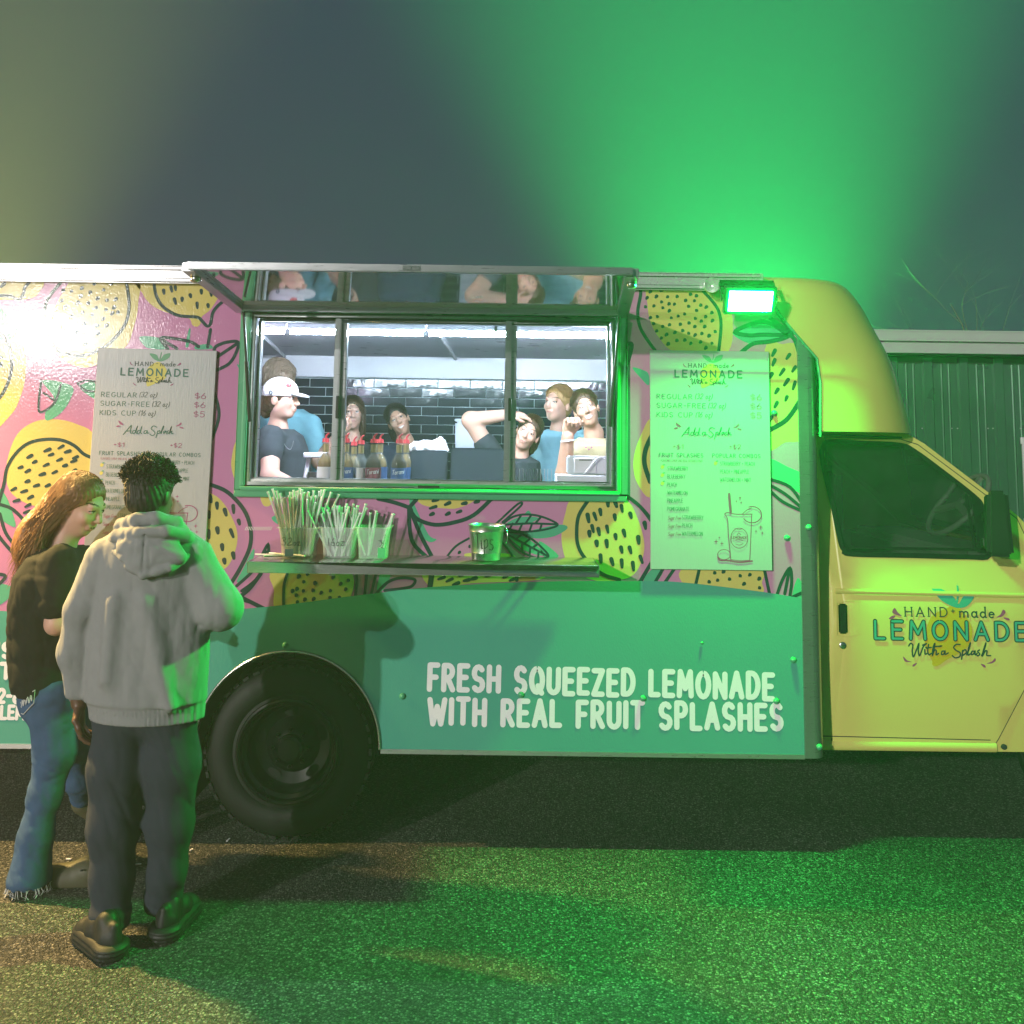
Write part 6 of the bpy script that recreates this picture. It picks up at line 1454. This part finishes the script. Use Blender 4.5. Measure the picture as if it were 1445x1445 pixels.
T32 = [[(-.75, .62), (-.6, .68), (-.55, .60), (-.66, .56), (-.52, .50), (-.62, .42), (-.76, .46)], [(-.42, .62), (-.28, .66), (-.26, .56), (-.44, .42), (-.22, .44)], [(-.1, .52), (-.16, .46), (-.06, .42), (0, .50), (-.1, .52)], [(.06, .52), (.2, .53), (.08, .42), (.22, .43)]]
T16 = [[(-.45, .66), (-.47, .42)], [(-.18, .66), (-.32, .52), (-.28, .42), (-.14, .44), (-.18, .53), (-.30, .50)], [(0, .54), (-.06, .46), (.04, .42), (.1, .50), (0, .54)], [(.18, .54), (.32, .55), (.18, .43), (.34, .44)]]
TJ = [[(.55, .62), (.60, .48), (.50, .42)], [(.42, .60), (.66, .50)], [(.50, .40), (.66, .36)]]
tub(391, 447, 784, 742, 'left plastic tub packed with tall straws, handwritten 32oz', 58, .262, (.040, 'left tub'), wri(T32, (-.55, .06, -.12, .30, 1)), 3, 'straw')
tub(450, 504, 784, 742, 'middle plastic tub of shorter straws, handwritten 16oz', 46, .206, (.032, 'middle tub'), wri(T16, None), 5, 'straw_pale')
tub(501, 549, 784, 742, 'right plastic tub with only a few straws and a green sticker', 6, .20, (.045, 'right tub'), wri(TJ, (.38, .04, .82, .36, 2)), 8, 'straw')
for i, (p0, p1) in enumerate((((360, 784), (424, 786)), ((372, 788), (434, 786)), ((380, 785), (430, 789)))):
    a_, c_ = G(*p0, sz), G(*p1, sz); b = MB(); b.tube([a_ + Vector((0, 0, .005 + .004 * i)), c_ + Vector((0, 0, .005 + .004 * i))], .0042, 6); s = b.obj('straw', 'straw', None, 60)
    tag(s, 'loose wrapped straw lying on the shelf in front of the left tub', 'straw', 'loose straws on the shelf')
# tip bucket
Yc = -0.15; c = Vector((W(686, 770, Yc).x, Yc, sz + .001)); t = tag(empty('tip_bucket', c), 'small galvanised tip bucket with handwritten Tips on the shelf', 'bucket')
kq = PX(Yc); h = 47 * kq; b = MB(); b.lathe([(.0001, .003), (19 * kq, .003), (19 * kq, 0), (19.3 * kq, .004), (20.5 * kq, h * .20), (20.9 * kq, h * .21), (20.7 * kq, h * .23), (24 * kq, h * .82), (24.5 * kq, h * .83), (24.3 * kq, h * .85), (25 * kq, h * .97), (26 * kq, h), (25.4 * kq, h * 1.01), (24.4 * kq, h * .98), (19 * kq, .006), (.0001, .006)], (0, 0, 0), 'z', 40); b.obj('pail', 'galv', t, 40)
b = MB(); b.tube([Vector((25.5 * kq, 0, h * .95)) + Vector((.010 * math.sin(a) + .002, -.03 * math.sin(a), -.035 * (1 - math.cos(a)))) for a in [math.pi * i / 10 for i in range(11)]], .0022, 6); b.lathe([(.006, -.003), (.006, .004), (.0001, .004)], (25.5 * kq, 0, h * .93), 'x', 10); b.obj('bail', 'steel', t, 60)
b = MB(); R0 = 22.6 * kq
TIPS = [[(-.62, .76), (-.30, .80)], [(-.48, .78), (-.47, .34)], [(-.28, .60), (-.27, .36), (-.20, .38)], [(-.28, .70), (-.27, .705)], [(-.12, .60), (-.13, .10)], [(-.12, .56), (.02, .62), (.06, .44), (-.10, .36)], [(.34, .60), (.20, .60), (.18, .50), (.34, .44), (.30, .32), (.14, .34)]]
for st in TIPS:
    pts = smooth_poly([Vector(q) for q in st], False, 5) if len(st) > 2 else [Vector(q) for q in st]
    b.tube([Vector((R0 * math.sin(u.x * 1.2 + .05) * (0.9 + .2 * u.y), -R0 * math.cos(u.x * 1.2 + .05) * (0.90 + .2 * u.y) - .002, h * u.y)) for u in pts], .0016, 5)
b.obj('marker_writing', 'marker', t)
# wear scratches by the shelf: adhesive strips on the wrap
b = MB()
for i in range(16): x0, z0 = wx(346 + i * 2.4, 748); b.ribbon([(x0, z0), (x0 + .006, z0 + .014)], .0022, -.0024 - .00002 * i)
b.obj('adhesive_mark', 'white_print', TR)

# =================================================================== inside, on the counter
mat('glass_clear', (0.30, 0.34, 0.34), 0.05, var=.02, alpha=.16); mat('syrup_dark', (0.05, 0.03, 0.015), .1, alpha=.85); mat('syrup_amber', (0.26, 0.17, 0.06), .1, alpha=.8); mat('foil', (0.30, 0.24, 0.12), .4, .5)
mat('label_blue', (0.04, 0.09, 0.22), .45, var=.3, vscale=40); mat('label_red', (0.22, 0.05, 0.07), .45, var=.3, vscale=40); mat('label_white', (.7, .7, .7), .5); mat('label_gold', (.55, .38, .08), .4)
mat('pourer', (0.55, 0.04, 0.06), .35); mat('tablet', (0.020, 0.030, 0.045), .5); mat('pale_box', (0.62, 0.66, 0.72), .4, var=.03); mat('paper_pink', (.75, .35, .36), .7); mat('napkin', (.80, .78, .80), .85); mat('tub_white', (.66, .70, .78), .35, alpha=.85); mat('yellow_plastic', (.7, .55, .08), .4)
def bottle(px, Y, label, lab, fill, word=None, sc=1.0):
    c = Vector((W(px, 650, Y).x, Y, CZ)); t = tag(empty('syrup_bottle', c), label, 'bottle', 'syrup bottles with red pourers'); r, h = .036 * sc, .225 * sc
    b = MB(); b.lathe([(.0001, 0), (r * .92, 0), (r, .006), (r, h * .58), (r * .92, h * .66), (r * .45, h * .78), (r * .36, h * .84), (r * .36, h * .98), (r * .44, h * .985), (r * .44, h), (.0001, h)], (0, 0, 0), 'z', 24); b.obj('glass', 'glass_clear', t, 50)
    b = MB(); b.lathe([(.0001, .004), (r * .93, .004), (r * .93, h * .56), (r * .8, h * .64), (r * .30, h * .78), (.0001, h * .78)], (0, 0, 0), 'z', 20); b.obj('syrup', fill, t, 50)
    b = MB(); b.lathe([(r * .40, h * .80), (r * .40, h * .97)], (0, 0, 0), 'z', 16); b.obj('neck_foil', 'foil', t, 60)
    b = MB(); b.lathe([(r * 1.015, h * .08), (r * 1.015, h * .50)], (0, 0, 0), 'z', 24, 0); b.lathe([(r * 1.02, h * .14), (r * 1.02, h * .24)], (0, 0, 0), 'z', 24, 1)
    if word: 
        q = MB(); text(q, word, placer(-r * .75, h * .36, .12), .020, r * 1.5, .13, 0, slant=.3); b.add([(x, -math.sqrt(max(0, (r * 1.03) ** 2 - x * x)), z) for x, y, z in q.v], q.f, 2)
    b.obj('label', [lab, 'label_gold', 'label_white'], t, 60)
    b = MB(); b.tube([(0, 0, h), (0, 0, h + .018)], [r * .46, r * .40], 12); b.tube(smooth_poly([(0, 0, h + .014), (0, 0, h + .026), (.006, -.002, h + .036), (.014, -.004, h + .042)], False, 4), [.0055, .0052, .005, .005, .0046, .0044, .004, .004, .0036, .0036, .003, .003, .003], 8); b.obj('pourer', 'pourer', t, 60)
bottle(488, .20, 'syrup bottle with blue and gold label right beside the left window bar', 'label_blue', 'syrup_amber', 'Torani'); bottle(499, .30, 'pale syrup bottle half hidden behind the blue-labelled one', 'label_blue', 'syrup_amber', sc=.94); bottle(509, .24, 'syrup bottle of pale syrup between the blue and the red labels', 'label_white', 'glass_clear', sc=.97); bottle(527, .20, 'dark syrup bottle with dark red label', 'label_red', 'syrup_dark', 'Torani'); bottle(536, .32, 'syrup bottle behind the one with the red label', 'label_blue', 'syrup_amber')
bottle(563, .20, 'syrup bottle with blue label next to the dark tablet', 'label_blue', 'syrup_dark', 'Torani'); bottle(573, .34, 'rearmost syrup bottle beside the dark tablet', 'label_blue', 'syrup_amber'); bottle(459, .22, 'syrup bottle with white and red label left of the left window bar', 'label_white', 'syrup_amber')
def slab(x0, x1, y0, y1, Y, th, name, m, label, cat, tilt=0):
    a_, c_ = W(x0, y1, Y), W(x1, y0, Y); t = tag(empty(name, ((a_.x + c_.x) / 2, Y, CZ)), label, cat); wv, hv = (c_.x - a_.x), c_.z - CZ
    b = MB(); b.box(-wv / 2, wv / 2, 0, th, .02, hv); o = bevel(b.obj('screen_back', m, t), .008, 2); o.rotation_euler = (-tilt, 0, 0)
    b = MB(); b.box(-wv * .25, wv * .25, .02, .14, 0, .02); b.bar((0, .03, .02), (0, .10, hv * .6), .06, .01, (1, 0, 0)); b.obj('stand', m, t); return t
slab(577, 632, 635, 686, .30, .012, 'tablet', 'tablet', 'dark tablet on a stand, the left of two behind the middle pane', 'tablet', R(8)); slab(634, 718, 632, 686, .26, .014, 'tablet', 'tablet', 'wider dark tablet on a stand, the right of two behind the middle pane', 'tablet', R(8))
# napkin pile
a_ = W(607, 632, .55); t = tag(empty('napkin_holder', (a_.x, .55, CZ)), 'box of crumpled white napkins behind the dark tablets', 'napkins'); b = MB(); b.box(-.07, .07, -.05, .05, 0, a_.z - CZ - .01); bevel(b.obj('holder', 'pale_box', t), .006, 1)
hz = a_.z - CZ; grow([ellip((a_.x - .025, .55, a_.z - .002), (.075, .05, .034), .02), ellip((a_.x + .035, .55, a_.z - .004), (.045, .045, .030), .02), capsule((a_.x + .045, .55, a_.z), (a_.x + .058, .54, a_.z + .055), .034, .004, .03)], .004, 'napkin', 'napkin', None, noise=folds(.014, 90, 2)).name = 'napkin'
nk = [o for o in COL.objects if o.name.startswith('napkin') and o.type == 'MESH'][-1]; adopt(t, nk)
# white tub at the back
a_, c_ = W(639, 640, 1.30), W(676, 594, 1.30); t = tag(empty('white_tub', ((a_.x + c_.x) / 2, 1.55, 1.26)), 'translucent white tub with lid on the back counter', 'tub'); b = MB(); hh = c_.z - 1.26; wv = (c_.x - a_.x)
for f0, f1, z0, z1 in ((.82, .98, 0, hh),): b.add([(sx * wv / 2 * f, sy * .12 * f, z) for f, z in ((f0, z0), (f1, z1)) for sx, sy in ((-1, -1), (1, -1), (1, 1), (-1, 1))], [(3, 2, 1, 0), (4, 5, 6, 7), (0, 1, 5, 4), (1, 2, 6, 5), (2, 3, 7, 6), (3, 0, 4, 7)])
bevel(b.obj('bin', 'tub_white', t), .012, 2); b = MB(); b.box(-wv * .52, wv * .52, -.125, .125, hh, hh + .014); bevel(b.obj('lid', 'pale_box', t), .005, 2)
# receipt printer and cash tray at the right
a_, c_ = W(801, 668, .20), W(862, 644, .20); t = tag(empty('receipt_printer', ((a_.x + c_.x) / 2, .22, CZ)), 'pale grey receipt printer with white cable at the right end of the window', 'printer'); zb = W(830, 669, .2).z - CZ; zt_ = c_.z - CZ; wv = c_.x - a_.x
b = MB(); b.box(-wv / 2 - .055, wv / 2, -.06, .10, 0, zb - .004); bevel(b.obj('drawer', 'pale_box', t), .004, 1)
b = MB(); b.box(-wv / 2, wv / 2, -.03, .10, zb, zt_); bevel(b.obj('case', 'pale_box', t), .006, 2); b = MB(); b.box(-wv * .36, wv * .16, -.036, -.030, zb + .004, zt_ - .008); bevel(b.obj('front_cover', 'int_white', t), .003, 1); b = MB(); b.box(-wv * .24, wv * .06, -.039, -.0365, zt_ - .020, zt_ - .016); b.obj('paper_slot', 'cab_dark', t)
b = MB(); b.tube(smooth_poly([(wv * .4, -.05, zt_ - .02), (wv * .2, -.055, zt_ - .005), (-wv * .05, -.055, zb + .02), (-wv * .15, -.06, zb)], False, 6), .003, 6); b.obj('cable', 'int_white', t, 60)
# wire order-ticket rack and a pink slip
a_, c_ = W(730, 684, .18), W(780, 662, .18); t = tag(empty('wire_rack', ((a_.x + c_.x) / 2, .18, CZ)), 'small wire ticket rack in the right window opening', 'rack'); b = MB(); wv = c_.x - a_.x; hh = c_.z - CZ
for i in range(5):
    x = -wv / 2 + wv * (i + .3) / 5; b.tube([(x, 0, 0), (x, 0, hh), (x + .018, 0, hh), (x + .018, 0, .004)], .0018, 5)
b.obj('wires', 'alu', t, 60); b = MB(); b.box(-wv / 2 - .01, wv / 2 + .02, -.03, .03, 0, .008); b.obj('base', 'cab_dark', t)
t = MB(); a_ = W(786, 672, .16); t.add([(0, 0, 0), (.10, .0, .07), (.105, .03, .065), (.005, .03, -.004), (0, 0, .001), (.10, .0, .071), (.105, .03, .066), (.005, .03, -.003)], [(0, 1, 2, 3), (7, 6, 5, 4), (0, 1, 5, 4), (1, 2, 6, 5), (2, 3, 7, 6), (3, 0, 4, 7)]); t = t.obj('paper_slip', 'paper_pink'); t.location = (a_.x, .16, CZ + .005); tag(t, 'pink paper slip beside the wire rack', 'paper')
# citrus press on the left
a_ = W(444, 684, .45); t = tag(empty('citrus_press', (a_.x, .45, CZ)), 'white hand citrus press standing behind the left opening', 'juicer'); b = MB(); b.box(-.06, .06, -.05, .06, 0, .02); b.bar((-.05, 0, .02), (-.03, 0, .16), .02, .03, (0, 1, 0)); b.bar((.05, 0, .02), (.03, 0, .16), .02, .03, (0, 1, 0)); b.box(-.055, .055, -.03, .03, .15, .175); bevel(b.obj('frame', 'int_white', t), .004, 1)
b = MB(); b.lathe([(.0001, .03), (.03, .03), (.034, .08), (.0001, .08)], (0, 0, 0), 'z', 16); b.obj('cup', 'cab_dark', t, 40); b = MB(); b.bar((.055, 0, .02), (.055, -.04, .06), .018, .018); b.obj('knob', 'yellow_plastic', t)

# litter on the asphalt
for i, (x, y, l, a) in enumerate(((190, 1222, .05, 8), (97, 1214, .022, -10), (322, 1187, .026, 80), (208, 1131, .012, 30), (270, 1201, .014, 50))):
    c = G(x, y); b = MB(); b.bar((-l / 2, 0, .003), (l / 2, 0, .005), .006, .003); o = b.obj('paper_scrap', 'napkin'); o.location = c + Vector((0, 0, .002)); o.rotation_euler = (0, 0, R(a)); tag(o, ('thin white paper scrap lying between the two customers’ feet', 'small white scrap by the clog of the long-haired customer', 'white scrap on the asphalt right of the dark sweatpants', 'tiny white scrap under the edge of the truck between legs', 'tiny white scrap near the right trouser leg')[i], 'paper scrap')
# =================================================================== metal shed and tree behind
mat('shed_green', (0.09, 0.19, 0.135), .30, .3, var=.12, vscale=3); mat('shed_trim', (0.50, 0.52, 0.50), .5, var=.06); mat('shed_dark', (0.05, 0.07, 0.06), .7); mat('bark', (0.16, 0.14, 0.12), .9, var=.3, vscale=20); mat('shed_window', (.75, .74, .76), .4, var=.03)
SY_ = 3.9; zE = W(1340, 502, SY_).z; zF = W(1340, 471, SY_).z
shed = tag(empty('metal_shed', (4.0, SY_, 0)), 'dark green ribbed metal shed with pale fascia behind the cab', 'shed')
rx0 = W(1303, 600, SY_).x; pitch = (W(1419, 600, SY_).x - W(1319, 600, SY_).x) / 2; rw_ = (W(1319, 600, SY_).x - W(1303, 600, SY_).x)
prof = []
for i in range(3):
    o = i * pitch; prof += [(o, 0), (o + .012, -.022), (o + rw_ - .012, -.022), (o + rw_, 0), (o + rw_ + (pitch - rw_) * .32, 0), (o + rw_ + (pitch - rw_) * .36, -.006), (o + rw_ + (pitch - rw_) * .42, 0), (o + rw_ + (pitch - rw_) * .62, 0), (o + rw_ + (pitch - rw_) * .66, -.006), (o + rw_ + (pitch - rw_) * .72, 0)]
prof.append((3 * pitch + .0, 0))
b = MB(); n = len(prof); b.add([(x, y, 0) for x, y in prof] + [(x, y, zE - .02) for x, y in prof], [(i, i + 1, n + i + 1, n + i) for i in range(n - 1)]); p0 = b.obj('wall_panel', 'shed_green', shed)
start = rx0 - 3 * pitch * 6
for i in range(13):
    c = p0 if i == 0 else link_copy(p0, shed); c.location = (start + i * 3 * pitch - 4.0, 0.001 * (i % 2), 0)
xa, xb = start - 4, start + 13 * 3 * pitch - 4
scr = MB(); scr.lathe([(.007, 0), (.005, -.006), (.0001, -.007)], (0, 0, 0), 'y', 8); s0 = scr.obj('screw', 'shed_trim', shed, 60); fi = True
for px in (1301, 1343, 1351, 1394, 1401, 1440):
    c = s0 if fi else link_copy(s0, shed); fi = False; q = W(px, 604.5, SY_); c.location = (q.x - 4, -.003, q.z)
b = MB(); b.box(xa, xb, -.20, -.17, zE, (zE + zF) / 2); b.obj('fascia', 'shed_trim', shed); b = MB(); b.box(xa, xb, -.235, -.17, (zE + zF) / 2 + .003, zF - .01); b.obj('gutter', 'shed_trim', shed)
b = MB(); b.box(xa, xb, -.168, 0.02, zE - .012, zE); b.obj('soffit', 'shed_dark', shed); b = MB(); b.box(xa, xb, -.012, 0.02, zE - .07, zE - .013); b.obj('head_trim', 'shed_dark', shed)
b = MB(); b.add([(xa, -.24, zF), (xb, -.24, zF), (xb, 4, zF + .15), (xa, 4, zF + .15), (xa, -.24, zF - .012), (xb, -.24, zF - .012), (xb, 4, zF + .13), (xa, 4, zF + .13)], [(0, 1, 2, 3), (7, 6, 5, 4), (0, 4, 5, 1), (1, 5, 6, 2), (2, 6, 7, 3), (3, 7, 4, 0)]); b.obj('roof', 'shed_trim', shed)
for x in (xa, xb):
    b = MB(); b.box(x - .02, x + .02, 0.01, 8, 0, zE); b.obj('end_wall', 'shed_green', shed)
q0, q1 = W(1437, 617, SY_), W(1520, 742, SY_); wf = MB(); l, r_, tp, bt = q0.x - 4, q1.x - 4, q0.z, q1.z
wf.box(l, r_, -.045, -.0225, tp - .06, tp); wf.box(l, r_, -.045, -.0225, bt, bt + .06); wf.box(l + .01, l + .055, -.045, -.0225, bt + .06, tp - .06); wf.box(r_ - .055, r_ - .01, -.045, -.0225, bt + .06, tp - .06); wf.box((l + r_) / 2 - .02, (l + r_) / 2 + .02, -.04, -.0225, bt + .06, tp - .06); wfo = bevel(wf.obj('window', 'shed_window', shed), .004, 1)
b = MB(); b.box(l + .05, r_ - .05, -.030, -.0225, bt + .05, tp - .05); b.obj('pane', 'shed_window', wfo)
# bare tree behind the shed
def tree(px, py, Y, h, label, seed):
    rr = random.Random(seed); base = W(px, py, Y); t = tag(empty('bare_tree', (base.x, Y, 0)), label, 'tree', 'bare trees behind the shed'); tr = MB(); cr_ = MB()
    def br(p, d, L, r, lev, mb):
        pts = [p]; rs = [r]
        for i in range(5):
            d = (d + Vector((rr.gauss(0, .13), rr.gauss(0, .13), rr.gauss(.02, .09)))).normalized(); pts.append(pts[-1] + d * L / 5); rs.append(r * (1 - .13 * (i + 1)))
        mb.tube(pts, rs, 7 if lev < 2 else 4, caps=lev == 0)
        if lev < 4:
            for k_ in range(3 if lev else 4):
                i = rr.randint(2, 5); a = rr.uniform(.35, .85); ax_ = Vector((rr.gauss(0, 1), rr.gauss(0, .6), rr.gauss(0, .3))); nd = (d + ax_.normalized() * a).normalized(); nd.z = abs(nd.z) * .9 + .05; br(pts[i], nd.normalized(), L * rr.uniform(.55, .8), rs[i] * .6, lev + 1, cr_)
    br(Vector((0, 0, 0)), Vector((0, 0, 1)), h * .45, h * .018, 0, tr); tr.obj('trunk', 'bark', t, 60); cr_.obj('crown', 'bark', t, 60)
tree(1352, 470, 8.5, 5.2, 'bare branching tree standing behind the shed roof', 4)
tree(1462, 470, 9.5, 4.6, 'bare tree with crooked boughs at the right edge behind the shed', 9)

# =================================================================== haze volume added to imitate lens glare around the lamps
hb = MB(); hb.box(-60, 60, -40, 60, -1.0, 14.0); hz = hb.obj('glare_haze', 'under'); hz.data.materials.clear()
m = bpy.data.materials.new('glare_haze'); m.use_nodes = True; N = m.node_tree.nodes; N.clear(); out = N.new('ShaderNodeOutputMaterial'); pv = N.new('ShaderNodeVolumePrincipled')
pv.inputs['Color'].default_value = (.9, .92, .95, 1); pv.inputs['Density'].default_value = 0.0050; pv.inputs['Anisotropy'].default_value = 0.2
m.node_tree.links.new(pv.outputs[0], out.inputs['Volume']); hz.data.materials.append(m); struct(hz, 'stuff')
